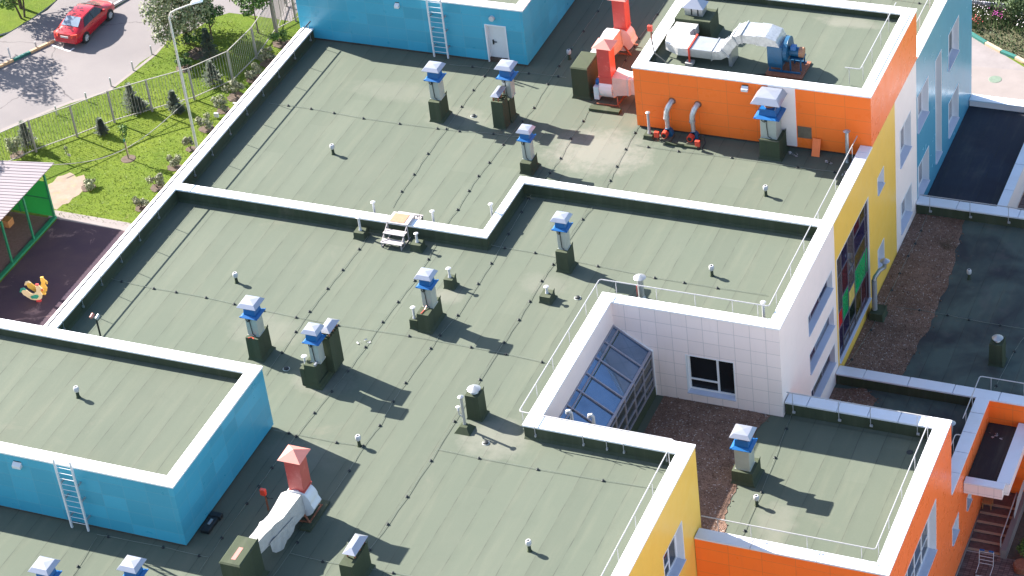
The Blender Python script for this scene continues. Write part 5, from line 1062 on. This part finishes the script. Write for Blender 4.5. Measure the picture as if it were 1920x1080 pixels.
# trees beyond the left edge whose shade falls on the road and the playground
for k, (x, y, h, cr) in enumerate(((-32.3, 26.0, 6.2, 2.2), (-30.5, 31.3, 5.2, 2.0), (-27.0, 8.6, 8.0, 2.9), (-25.5, 13.9, 6.5, 1.6), (-24.6, 3.0, 7.0, 2.2))):
    tree('tree', 'tree standing outside the left edge, ' + ORD[k] + ' one back from the corner', 'tree', x, y, h, cr, 'leaf_green', 1700, .24, .12, clumps=18, seed=20 + k, ch=h * .6)
SHG = 'low shrubs planted on the lawn'
def shrub(label, u, v, h, r, leaf, n=380, size=.09, seed=1, name='shrub', bed=True):
    h *= 1.15; r *= 1.25; p = at(u, v, G); t = wthing(name, label, 'shrub', (p.x, p.y, G)); rd_ = random.Random(seed); mb = MB()
    for k in range(6): a = rd_.uniform(0, 6.28); mb.tube([(p.x, p.y, G), (p.x + math.cos(a) * r * .6, p.y + math.sin(a) * r * .6, G + h * .7)], [.02, .008], 5)
    mb.build('stem', 'bark', t); mb = MB(); leafcloud(mb, (p.x, p.y, G + h * .55), (r, r, h * .5), n, size, clumps=8, seed=seed, hollow=.1); mb.build('foliage', leaf, t)
    if bed:
        pts = [(p.x + math.cos(a) * r * .78 * rd_.uniform(.8, 1.15), p.y + math.sin(a) * r * .78 * rd_.uniform(.8, 1.15)) for a in [6.283 * k / 14 for k in range(14)]]; mb = MB(); mb.prism(pts, G + .004, G + .03); mb.build('soil_bed', 'soil', t)
for i, (l, u, v, h, r, m) in enumerate((('round shrub beside the parapet, nearest the pale path', 265, 390, .6, .36, 'leaf_grey'), ('round shrub beside the parapet, left of the corner of the white coping', 295, 352, .85, .42, 'leaf_grey'),
    ('shrub beside the parapet below the lamp foot', 327, 315, .85, .42, 'leaf_grey'), ('small shrub at the lamp foot', 358, 280, .75, .30, 'leaf_grey'), ('low shrub between the lamp and the white box', 388, 242, .8, .45, 'leaf_grey'),
    ('shrub above the white box by the parapet', 418, 208, .85, .44, 'leaf_grey'), ('shrub against the fence bottom where it bends', 442, 182, .8, .50, 'leaf_grey'), ('shrub just past the bend of the fence', 478, 148, .95, .52, 'leaf_grey'),
    ('shrub beside the upper fence, with flowers', 503, 118, .8, .50, 'leaf_grey'), ('dark leafy shrub where the fence meets the blue block', 527, 82, .85, .55, 'leaf_green'), ('small sparse shrub beside the sand patch', 166, 352, .45, .40, 'leaf_pale'),
    ('small pale bush in front of the left end of the fence', 32, 290, 1.2, .45, 'leaf_pale'), ('small dark bush at the edge of the lawn on the far road side', 345, 128, .9, .5, 'leaf_dark'), ('dark bush in the shade of the large tree', 372, 100, 1.4, .7, 'leaf_dark'))):
    shrub(l, u, v, h, r, m, seed=30 + i, n=1000, size=.10)
def conifer(label, u, v, h, r, seed):
    p = at(u, v, G); t = wthing('conifer', label, 'conifer', (p.x, p.y, G)); h *= 1.1; r *= 1.25; MB().tube([(p.x, p.y, G), (p.x, p.y, G + h * .95)], [.05, .01], 7).build('trunk', 'bark', t); mb = MB(); rd_ = random.Random(seed)
    for k in range(1150):
        f = rd_.random() ** 1.15; zz = G + .12 + f * (h - .12); rr = r * (1 - f) * rd_.uniform(.35, 1) + .02; a = rd_.uniform(0, 6.28); rr *= .72 + .34 * math.sin(f * 26 + 2.5 * math.sin(a * 2 + seed)); q = Vector((p.x + math.cos(a) * rr, p.y + math.sin(a) * rr, zz)); d = Vector((math.cos(a), math.sin(a), rd_.uniform(-.1, .5))) * .15; s = Vector((-math.sin(a), math.cos(a), 0)) * .045
        mb.face([q - s, q + s, q + d])
    mb.build('crown', 'needle', t)
for i, (l, u, v, h, r) in enumerate((('blue-grey young spruce behind the left part of the fence', 52, 275, 1.5, .55), ('blue-grey young spruce behind the middle of the fence', 250, 205, 1.55, .50), ('low wide spruce beside the middle one behind the fence', 262, 208, .8, .55),
    ('young spruce behind the right part of the fence', 400, 158, 1.4, .52), ('taller grey-green spruce in the shade behind the fence', 395, 112, 1.9, .58), ('small dense spruce on the lawn left of the staked sapling', 192, 252, .95, .30), ('small dense spruce on the lawn right of the staked sapling', 328, 205, 1.1, .40), ('small upright spruce at the foot of the fence', 335, 212, .5, .3))):
    conifer(l, u, v, h, r, 60 + i)
t = wthing('sapling', 'thin staked sapling in a round bare patch in the middle of the lawn', 'sapling', (*at(241, 298, G)[:2], G)); p = at(241, 298, G)
MB().tube([(p.x, p.y, G), (p.x - .03, p.y, G + 1.3), (p.x + .02, p.y, G + 2.1)], [.025, .02, .01], 6).build('trunk', 'bark', t); MB().tube([(p.x + .06, p.y, G), (p.x + .03, p.y, G + 1.15)], .03, 6).build('stake', 'kerb_cream', t)
mb = MB(); leafcloud(mb, (p.x, p.y, G + 1.75), (.32, .32, .65), 170, .13, clumps=7, seed=77); mb.build('crown', 'leaf_green', t); MB().lathe(p.x, p.y, [(.05, G + 1.12), (.05, G + 1.3)], 8).build('tie', 'kerb_teal', t); MB().lathe(p.x, p.y, [(.42, G + .004), (.38, G + .03)], 16).build('soil_bed', 'soil', t)
t = wthing('sapling', 'tiny yellow-leaved sapling with a white tag near the shelter', 'sapling', (*at(133, 306, G)[:2], G)); p = at(133, 306, G); MB().tube([(p.x, p.y, G), (p.x, p.y, G + 1.0)], [.015, .008], 5).build('trunk', 'bark', t); mb = MB(); leafcloud(mb, (p.x - .1, p.y, G + .95), (.2, .2, .3), 60, .11, clumps=4, seed=78); mb.build('crown', 'leaf_pale', t); MB().box(p.x - .1, p.x + .1, p.y, p.y + .01, G + .45, G + .62).build('tag', 'litter', t)
for l, u, v in (('small white box on a stake beside the parapet', 407, 222), ('small white board lying on the lawn edge near the parapet', 441, 195)):
    p = at(u, v, G); MB().box(p.x - .13, p.x + .13, p.y - .06, p.y + .06, G + (.1 if u < 420 else .01), G + (.36 if u < 420 else .08)).build('marker_box', 'litter', label=l, cat='box', bevel=.01)
a, b = at(100, 309, G + .6), at(346, 192, G + .5); pts = [a.lerp(b, k / 14) + Vector((0, 0, -.5 * math.sin(math.pi * k / 14))) + Vector((.5, -.9, 0)) * math.sin(math.pi * k / 14) for k in range(15)]
MB().tube(pts, .022, 6).build('rope', 'fence_paint', label='long white rope sagging across the lawn', cat='rope', smooth=True)

# ------------------------------------------------------------ fence, bollards, lamp
fpts = [gp((-60, 334))[0]] + gp((2, 314), (68, 285), (145, 257), (215, 230), (286, 209), (365, 187), (437, 155), (482, 110), (517, 60), (555, 40), (600, 0))
def fence(label, pts, h, posts=True):
    t = wthing('picket_fence', label, 'fence', (*pts[0], G))
    for i, p in enumerate(pts):
        MB().box(p[0] - .05, p[0] + .05, p[1] - .05, p[1] + .05, G, G + h).build('post', 'fence_paint', t)
        if i == len(pts) - 1: break
        q = pts[i+1]; a = Vector((*p, 0)); b = Vector((*q, 0)); L = (b - a).length; n = max(2, int(L / .17)); mb = MB()
        mb.bar((*p, G + h - .02), (*q, G + h - .02), .05, .04); mb.bar((*p, G + .18), (*q, G + .18), .05, .04)
        for k in range(1, n): c_ = a.lerp(b, k / n); mb.box(c_.x - .009, c_.x + .009, c_.y - .007, c_.y + .007, G + .08, G + h - .04)
        mb.build('panel', 'fence_paint', t)
    return t
fence('pale metal picket fence between the road and the lawn', fpts, 2.1)
fence('second pale fence behind the first at the corner of the blue block', gp((520, 62), (537, 12), (600, -30)), 2.3)
for k, (u, v) in enumerate(((15, 277), (107, 215), (163, 190), (209, 162), (250, 132), (285, 102))):
    p = at(u, v, G); MB().tube([(p.x, p.y, G), (p.x, p.y, G + .58)], .045, 8).build('bollard', 'grey_pipe', label=ORD[k] + ' short grey bollard from the left along the road edge', cat='bollard', group='bollards along the road edge')
p = at(20, 110, G + .12); MB().tube([(p.x, p.y, G + .12), (p.x, p.y, G + .85)], .05, 8).build('bollard', 'white_plastic', label='white bollard on the shaded pavement left of the car', cat='bollard'); p = at(68, 89, G + .12); MB().tube([(p.x, p.y, G + .12), (p.x, p.y, G + .5)], .05, 8).build('bollard', 'grey_pipe', label='dark stub bollard on the shaded pavement behind the car', cat='bollard')
p = at(389, 20, G); MB().tube([(p.x, p.y, G), (p.x, p.y, G + .75)], .06, 8).build('bollard', 'grey_pipe', label='grey post on the far pavement right of the large tree', cat='bollard')
lx, ly = -11.9, 19.5; t = wthing('street_lamp', 'tall pale street lamp with a curved arm, standing behind the parapet', 'street lamp', (lx, ly, G))
MB().tube([(lx, ly, G), (lx, ly, -7.2), (lx, ly, -3.9), (lx, ly, -3.55), (lx + .12, ly + .05, -3.25), (lx + .4, ly + .15, -3.1), (lx + 1.25, ly + .5, -2.82)], [.085, .075, .06, .055, .05, .045, .04], 10).build('pole', 'lamp_paint', t, smooth=True)
mb = MB(); mb.hexa([(lx + 1.2, ly + .36, -2.86), (lx + 1.85, ly + .62, -2.72), (lx + 1.75, ly + .92, -2.72), (lx + 1.1, ly + .62, -2.86)], [(lx + 1.25, ly + .42, -2.72), (lx + 1.75, ly + .64, -2.58), (lx + 1.68, ly + .84, -2.58), (lx + 1.16, ly + .60, -2.72)]); mb.build('lamp_head', 'white_metal', t, bevel=.03)

# ------------------------------------------------------------ red car
def car(label, x, y, rz):
    t = thing('parked_car', label, 'car', (x, y, G + .004), rz)          # heading +y, origin at the middle
    # stations: y, half width at sill, half width at belt, half width at roof, z bottom, z belt, z top
    ST_ = [(-2.22, .62, .66, .60, .38, .62, .70), (-2.15, .76, .80, .72, .30, .72, .90), (-1.85, .84, .86, .70, .26, .86, 1.00), (-1.55, .87, .88, .68, .25, .90, 1.06), (-.85, .88, .89, .56, .22, .92, 1.40), (-.2, .88, .90, .57, .22, .92, 1.46), (.45, .88, .90, .56, .22, .90, 1.43),
           (1.15, .88, .88, .66, .24, .88, 1.04), (1.6, .87, .86, .66, .26, .82, .92), (2.0, .82, .80, .60, .28, .70, .80), (2.22, .66, .66, .5, .34, .55, .62)]
    mb = MB(); i0 = 0; k_ = 10
    for s in ST_:
        yy, a, b, c, z0, zb_, z1 = s
        pr_ = [(-a * .92, z0), (-a, z0 + .10), (-b, (z0 + zb_) / 2 + .05), (-b * .985, zb_ - .02), (-c, z1 - .03), (-c * .55, z1), (c * .55, z1), (c, z1 - .03), (b * .985, zb_ - .02), (b, (z0 + zb_) / 2 + .05), (a, z0 + .10), (a * .92, z0)]
        mb.v += [(q[0], yy, q[1]) for q in pr_]
    m = 12
    for i in range(len(ST_) - 1):
        for k in range(m): mb.f.append((i * m + k, (i + 1) * m + k, (i + 1) * m + (k + 1) % m, i * m + (k + 1) % m)); mb.mi.append(0)
    mb.f.append(tuple(reversed(range(m)))); mb.mi.append(0); j = (len(ST_) - 1) * m; mb.f.append(tuple(range(j, j + m))); mb.mi.append(0)
    body = mb.build('body', 'car_red', t, smooth=True)
    # glass: panels a few mm proud of the loft, built from its own stations
    def pt(i, side, f, o=.012):
        yy, a, b, c, z0, zb_, z1 = ST_[i]; p0 = Vector((b * .985, yy, zb_ - .02)); p1 = Vector((c, yy, z1 - .03)); q = p0.lerp(p1, f); return Vector((side * (q.x + o), q.y, q.z + o * .5))
    for side in (-1, 1):
        mb = MB(); a_ = pt(4, side, .14); b_ = pt(5, side, .14); c_ = pt(6, side, .14); d_ = pt(4, side, .86); e_ = pt(5, side, .88); f_ = pt(6, side, .86)
        r0 = pt(3, side, .3).lerp(a_, .45); g0 = pt(7, side, .2).lerp(c_, .25)
        mb.face([r0, a_, d_] if side > 0 else [r0, d_, a_]); mb.face([a_, b_, e_, d_]); mb.face([b_, c_, f_, e_]); mb.face([c_, g0, f_]); mb.build('side_window', 'car_glass', t)
        mb = MB(); mb.bar(b_ + Vector((side * .006, 0, 0)), e_ + Vector((side * .006, 0, 0)), .05, .01); mb.build('door_pillar', 'black', t)
        mb = MB(); mb.box(side * .93 - .09, side * .93 + .09, .72, .86, .90, 1.04); mb.build('mirror', 'car_red', t, bevel=.03)
        MB().box(side * .895 - .012, side * .895 + .012, -.55, -.40, .80, .83).build('door_handle', 'car_red', t); MB().box(side * .895 - .012, side * .895 + .012, .25, .40, .80, .83).build('door_handle', 'car_red', t)
    mb = MB(); mb.face([(-.60, -1.50, 1.085), (.60, -1.50, 1.085), (.50, -.90, 1.385), (-.50, -.90, 1.385)]); mb.v = [(v[0], v[1] - .02, v[2] + .015) for v in mb.v]; mb.build('rear_window', 'car_rear', t)
    mb = MB(); mb.face([(.60, 1.12, 1.065), (-.60, 1.12, 1.065), (-.50, .52, 1.40), (.50, .52, 1.40)]); mb.v = [(v[0], v[1] + .02, v[2] + .02) for v in mb.v]; mb.build('windscreen', 'car_glass', t)
    for side in (-1, 1):
        mb = MB(); mb.hexa([(side * .45, -2.235, .72), (side * .80, -2.12, .72), (side * .80, -2.02, .72), (side * .45, -2.1, .72)], [(side * .45, -2.20, .90), (side * .80, -2.08, .92), (side * .80, -1.98, .92), (side * .45, -2.08, .90)]); mb.build('tail_lamp', 'red_small', t)
        mb = MB(); mb.hexa([(side * .40, 2.26, .60), (side * .72, 2.12, .60), (side * .76, 2.0, .60), (side * .40, 2.1, .60)], [(side * .40, 2.18, .72), (side * .70, 2.02, .76), (side * .74, 1.9, .76), (side * .40, 2.05, .72)]); mb.build('headlight', 'galv', t)
    MB().box(-.26, .26, -2.235, -2.20, .68, .79).build('number_plate', 'litter', t); MB().box(-.70, .70, -2.24, -2.1, .36, .46).build('bumper_trim', 'car_red', t, bevel=.02)
    for yy in (-1.33, 1.33):
        for side in (-1, 1):
            MB().tube([(side * .70, yy, .32), (side * .895, yy, .32)], .37, 22).build('wheel_arch', 'black', t)
            w_ = MB().tube([(side * .72, yy, .315), (side * .915, yy, .315)], .315, 24).build('wheel', 'tyre', t, smooth=True); mb = MB(); mb.tube([(side * .80, yy, .315), (side * .922, yy, .315)], .20, 20); mb.build('rim', 'galv', w_)
            mb = MB()
            for k in range(5): a = 2 * math.pi * k / 5; mb.bar((side * .928, yy, .315), (side * .928, yy + math.cos(a) * .20, .315 + math.sin(a) * .20), .05, .015)
            mb.build('spoke', 'white_metal', w_)
    return t
car('red four-door car parked beside the kerb at the upper left', -25.25, 30.2, R(-2))

# ------------------------------------------------------------ playground shelter and rooster
t = wthing('playground_shelter', 'shelter with a pale ribbed metal roof, green posts and green panels', 'shelter', (-20, 8, G))
mb = MB(); mb.hexa([(-26, -2, -10.55), (-16.75, -2, -9.47), (-16.75, 13.35, -9.47), (-26, 13.35, -10.55)], [(-26, -2, -10.51), (-16.75, -2, -9.43), (-16.75, 13.35, -9.43), (-26, 13.35, -10.51)]); mb.build('roof', 'sheet', t)
mb = MB()
for k in range(56): yy = -1.9 + k * .275; mb.hexa([(-26, yy, -10.51), (-16.75, yy, -9.43), (-16.75, yy + .07, -9.43), (-26, yy + .07, -10.51)], [(-26, yy + .015, -10.48), (-16.75, yy + .015, -9.40), (-16.75, yy + .055, -9.40), (-26, yy + .055, -10.48)])
mb.build('roof_rib', 'sheet', t)
for y in (12.3, 10.17, 8.0, 5.85, 3.7): MB().box(-16.84, -16.74, y - .05, y + .05, G, -9.52).build('post', 'green_paint', t)
MB().box(-16.9, -16.68, -2, 12.36, G + .01, G + .13).build('base_beam', 'green_paint', t); MB().box(-24, -16.9, -2, 12.2, G + .005, G + .03).build('floor', 'deck_brown', t)
pn = MB().box(-24, -16.86, 12.28, 12.31, G + .12, G + 2.35).build('back_panel', 'green_panel', t); mb = MB(); [mb.box(x, x + .05, 12.24, 12.28, G + .1, G + 2.6) for x in (-18.9, -21)]; mb.box(-24, -16.86, 12.24, 12.28, G + 1.25, G + 1.30); mb.build('frame', 'green_paint', pn)
MB().box(-19.5, -18.7, 10.8, 11.3, G + .03, G + .45).build('bench', 'wood', label='low brown wooden box under the shelter roof', cat='box', bevel=.02)
def rooster(label, p, rz, main_m, wing_m, tail_m):
    t = thing('rooster_figure', label, 'playground figure', (p.x, p.y, G + .012), rz); S = 1.0
    prof = [(-.05, .12), (.12, .10), (.30, .22), (.36, .42), (.30, .60), (.33, .78), (.44, .80), (.36, .90), (.30, 1.02), (.20, 1.04), (.12, .94), (.12, .72), (.02, .56), (-.12, .50), (-.26, .62), (-.40, .80), (-.56, .84), (-.66, .70), (-.60, .52), (-.44, .36), (-.28, .20)]
    mb = MB(); k = len(prof); vs = [(x * S, -.035, z * S) for x, z in prof] + [(x * S, .035, z * S) for x, z in prof]; mb.add(vs, [tuple(range(k)), tuple(reversed(range(k, 2 * k)))] + [(i, k + i, k + (i + 1) % k, (i + 1) % k) for i in range(k)]); mb.build('body', main_m, t)
    for sy in (-1, 1):
        mb = MB(); w_ = [(-.20, .30), (.06, .26), (.18, .38), (.10, .48), (-.10, .46), (-.24, .40)]; mb.add([(x, sy * .04, z) for x, z in w_] + [(x, sy * .11, z) for x, z in w_], [tuple(range(6)), tuple(range(6, 12))] + [(i, (i + 1) % 6, 6 + (i + 1) % 6, 6 + i) for i in range(6)]); mb.build('wing', wing_m, t)
    mb = MB(); q = [(-.40, .80), (-.50, .92), (-.68, .88), (-.76, .70), (-.66, .70), (-.56, .84)]; mb.add([(x, -.045, z) for x, z in q] + [(x, .045, z) for x, z in q], [tuple(range(6)), tuple(reversed(range(6, 12)))] + [(i, 6 + i, 6 + (i + 1) % 6, (i + 1) % 6) for i in range(6)]); mb.build('tail', tail_m, t)
    mb = MB(); mb.box(.14, .30, -.04, .04, 1.02, 1.10); mb.box(.38, .44, -.04, .04, .66, .78); mb.build('comb', 'rooster_red' if main_m != 'rooster_yellow' else 'rooster_yellow', t); mb = MB(); mb.box(-.02, .22, -.06, .06, 0, .14); mb.build('foot', 'rooster_red' if main_m != 'rooster_yellow' else 'rooster_yellow', t, bevel=.02)
rooster('cream wooden rooster figure with green wings and tail on the dark playground', at(70, 566, G), R(22), 'rooster_cream', 'rooster_green', 'rooster_green')
rooster('yellow wooden rooster figure behind the cream one on the dark playground', at(79, 553, G), R(22), 'rooster_yellow', 'rooster_yellow', 'rooster_cream')

# ------------------------------------------------------------ upper right: yard and garden
sheet('yard', gp((1700, 100), (1770, 30), (1822, 66), (1868, 94), (1930, 132), (2100, 230), (2100, 600), (1700, 600)), G + .004, 'paving')
sheet('yard_patch', gp((1780, 128), (1822, 124), (1930, 134), (2100, 160), (2100, 420), (1780, 420)), G + .008, 'pale_paving')
kz = [(1815, 62), (1849, 83), (1878, 99), (1905, 110), (1935, 126), (1985, 152)]
for k, m in enumerate(('kerb_teal', 'kerb_cream', 'kerb_teal', 'kerb_cream', 'kerb_teal')):
    kerb(('teal', 'cream', 'teal', 'cream', 'teal')[k] + ' painted kerb stone at the garden edge, ' + ORD[k] + ' from the blue wall', kz[k], (kz[k+1][0] - .6, kz[k+1][1] - .4), G, m, .22)
p = at(1866, 149, G); mb = MB(); mb.lathe(p.x, p.y, [(.36, G + .009), (.34, G + .022)], 20); mb.build('manhole_cover', 'manhole', label='round greenish manhole cover in the yard', cat='manhole cover')
p0 = [tuple(q) for q in gp((1700, -20), (1770, 26), (1822, 62), (1868, 90), (1930, 128), (2100, 225), (2250, 0), (1900, -250))]; sheet('garden_bed', p0, G + .006, 'garden')
random.seed(21); mb = MB(); k = 0; xs = [q[0] for q in p0]; ys = [q[1] for q in p0]
while k < 9000:
    x, y = random.uniform(24, 34), random.uniform(38, 46)
    if not poly_in(p0, x, y): continue
    a = random.uniform(0, 6.28); h = random.uniform(.08, .4) if y > 41.5 else random.uniform(.05, .16); w_ = random.uniform(.02, .05)
    mb.face([(x - w_ * math.cos(a), y - w_ * math.sin(a), G), (x + w_ * math.cos(a), y + w_ * math.sin(a), G), (x + random.uniform(-.1, .1), y + random.uniform(-.1, .1), G + h)]); k += 1
mb.build('ground_cover', 'leaf_far', label='tall grass and weeds of the shaded garden', kind='stuff', cat='ground cover')
for l, m, (u, v), n_, r in (('pale pink and white flowers along the garden fence', 'petal_white', (1842, 34), 40, (1.3, .9)), ('patch of magenta flowers in the garden', 'petal_pink', (1872, 38), 55, (.35, .5)), ('small patch of red flowers beside the blue wall', 'petal_red', (1829, 54), 26, (.3, .2)), ('scattered white flowers at the right edge of the garden', 'petal_white', (1914, 52), 26, (.5, .9))):
    p = at(u, v, G); t = wthing('flower_patch', l, 'flowers', (p.x, p.y, G)); mb = MB(); st = MB()
    for _ in range(n_): x, y, z = p.x + random.gauss(0, r[0] * .5), p.y + random.gauss(0, r[1] * .5), G + random.uniform(.3, .8); s = .025; mb.face([(x - s, y, z), (x, y - s, z), (x + s, y, z + .01), (x, y + s, z + .01)]); st.bar((x, y, G), (x, y, z), .012)
    tag(mb.build('flower_head', m, t), kind='stuff'); tag(st.build('stem', 'leaf_far', t), kind='stuff')
p = at(1905, 30, G); tree('bush', 'large dark green bush at the top right corner', 'bush', p.x, p.y, 2.3, 1.3, 'leaf_far', 2200, .16, .05, clumps=16, seed=90, ch=2.1)
a, b = at(1790, 3, G), at(1900, 14, G); t = wthing('garden_fence', 'dark railing fence with white foot rail beyond the garden', 'fence', (a.x, a.y, G)); mb = MB(); n_ = 26
for k in range(n_): q = a.lerp(b, k / (n_ - 1)); mb.box(q.x - .02, q.x + .02, q.y - .02, q.y + .02, G, G + 1.3)
mb.build('picket', 'grey_pipe', t); mb = MB(); mb.bar((a.x, a.y, G + .12), (b.x, b.y, G + .12), .10, .12); mb.build('foot_rail', 'white_metal', t)
MB().box(a.x, b.x + 3, a.y - .35, a.y - .12, G, G + .22).build('low_wall', 'paving', label='low grey-pink wall between the garden and its fence', cat='wall')

# ------------------------------------------------------------ lower right: entrance
sheet('entrance_paving', [(35.38, -14), (46, -14), (46, .35), (35.38, .35)], G + .006, 'bricks')
t = wthing('entrance_steps', 'brown steps with cream nosing strips leading up to the entrance under the canopy', 'steps', (36.1, .4, G))
for k in range(6):
    y0 = .42 + k * .53; z = G + .05 + k * .05; MB().box(35.43, 36.85, y0, (y0 + .53) if k < 5 else 4.1, G, z).build('step', 'deck_brown', t); MB().box(35.43, 36.85, y0 - .012, y0 + .13, z + .002, z + .012).build('nosing', 'kerb_cream', t)
MB().box(36.86, 37.1, .3, 4.1, G, G + .48).build('cheek_wall', 'pale_paving', t)
t = wthing('handrail', 'steel handrail beside the entrance steps', 'handrail', (36.9, .5, G)); MB().tube([(36.82, .5, G + .1), (36.82, .5, G + .95), (36.86, 3.2, G + 1.2)], .03, 8).build('rail', 'grey_pipe', t); MB().tube([(36.86, 3.2, G + .3), (36.86, 3.2, G + 1.2)], .025, 8).build('post', 'grey_pipe', t)
MB().add([(37.0, 2.2, G + .6), (37.02, 3.9, G + .9), (37.0, 3.9, G + 1.4), (36.98, 2.9, G + 1.3), (36.98, 2.2, G + .9)], [(0, 1, 2, 3, 4)]).build('cloth', 'litter', label='pale cloth hanging over the wall beside the steps', cat='cloth')
sheet('flower_bed', [(37.12, .35), (42, .35), (42, 4.1), (37.12, 4.1)], G + .012, 'soil')
p = at(1918, 1042, G); shrub('small bright green bush at the right edge beside the steps', 1922, 1042, .8, .4, 'leaf_green', seed=95, bed=False)
t = wthing('chair', 'small orange-brown wooden chair under the entrance canopy', 'chair', (*at(1852, 948, G + .3)[:2], G + .3)); p = at(1852, 950, G + .3)
for dx in (-.18, .18):
    for dy in (-.16, .16): MB().bar((p.x + dx, p.y + dy, G + .3), (p.x + dx, p.y + dy, G + .62), .04).build('leg', 'wood', t)
MB().box(p.x - .22, p.x + .22, p.y - .2, p.y + .2, G + .62, G + .66).build('seat', 'wood', t); MB().box(p.x - .22, p.x + .22, p.y + .17, p.y + .2, G + .7, G + 1.0).build('backrest', 'wood', t)
t = wthing('trolley', 'white wire trolley with blue handles in front of the entrance steps', 'trolley', (*at(1845, 1066, G)[:2], G)); p = at(1846, 1072, G); mb = MB()
for dx in (-.3, .3): mb.tube([(p.x + dx, p.y - .4, G + .1), (p.x + dx, p.y + .25, G + .15), (p.x + dx, p.y + .3, G + .9)], .014, 6)
for z in (.2, .4, .6, .85): mb.tube([(p.x - .3, p.y + .27, G + z), (p.x + .3, p.y + .27, G + z)], .012, 6)
mb.tube([(p.x - .3, p.y - .4, G + .1), (p.x + .3, p.y - .4, G + .1)], .014, 6); mb.build('frame', 'white_metal', t)
for dx in (-.18, .2): MB().tube([(p.x + dx - .1, p.y + .3, G + .92), (p.x + dx + .1, p.y + .3, G + .92)], .04, 8).build('grip', 'fan_blue', t)
for dx in (-.3, .3): MB().tube([(p.x + dx - .02, p.y - .35, G + .07), (p.x + dx + .02, p.y - .35, G + .07)], .07, 10).build('wheel', 'black', t)
p = at(1916, 1068, G); MB().lathe(p.x, p.y, [(.34, G + .01), (.36, G + .30), (.33, G + .34)], 18).build('round_tub', 'rust', label='round red-brown tub at the lower right corner', cat='tub')
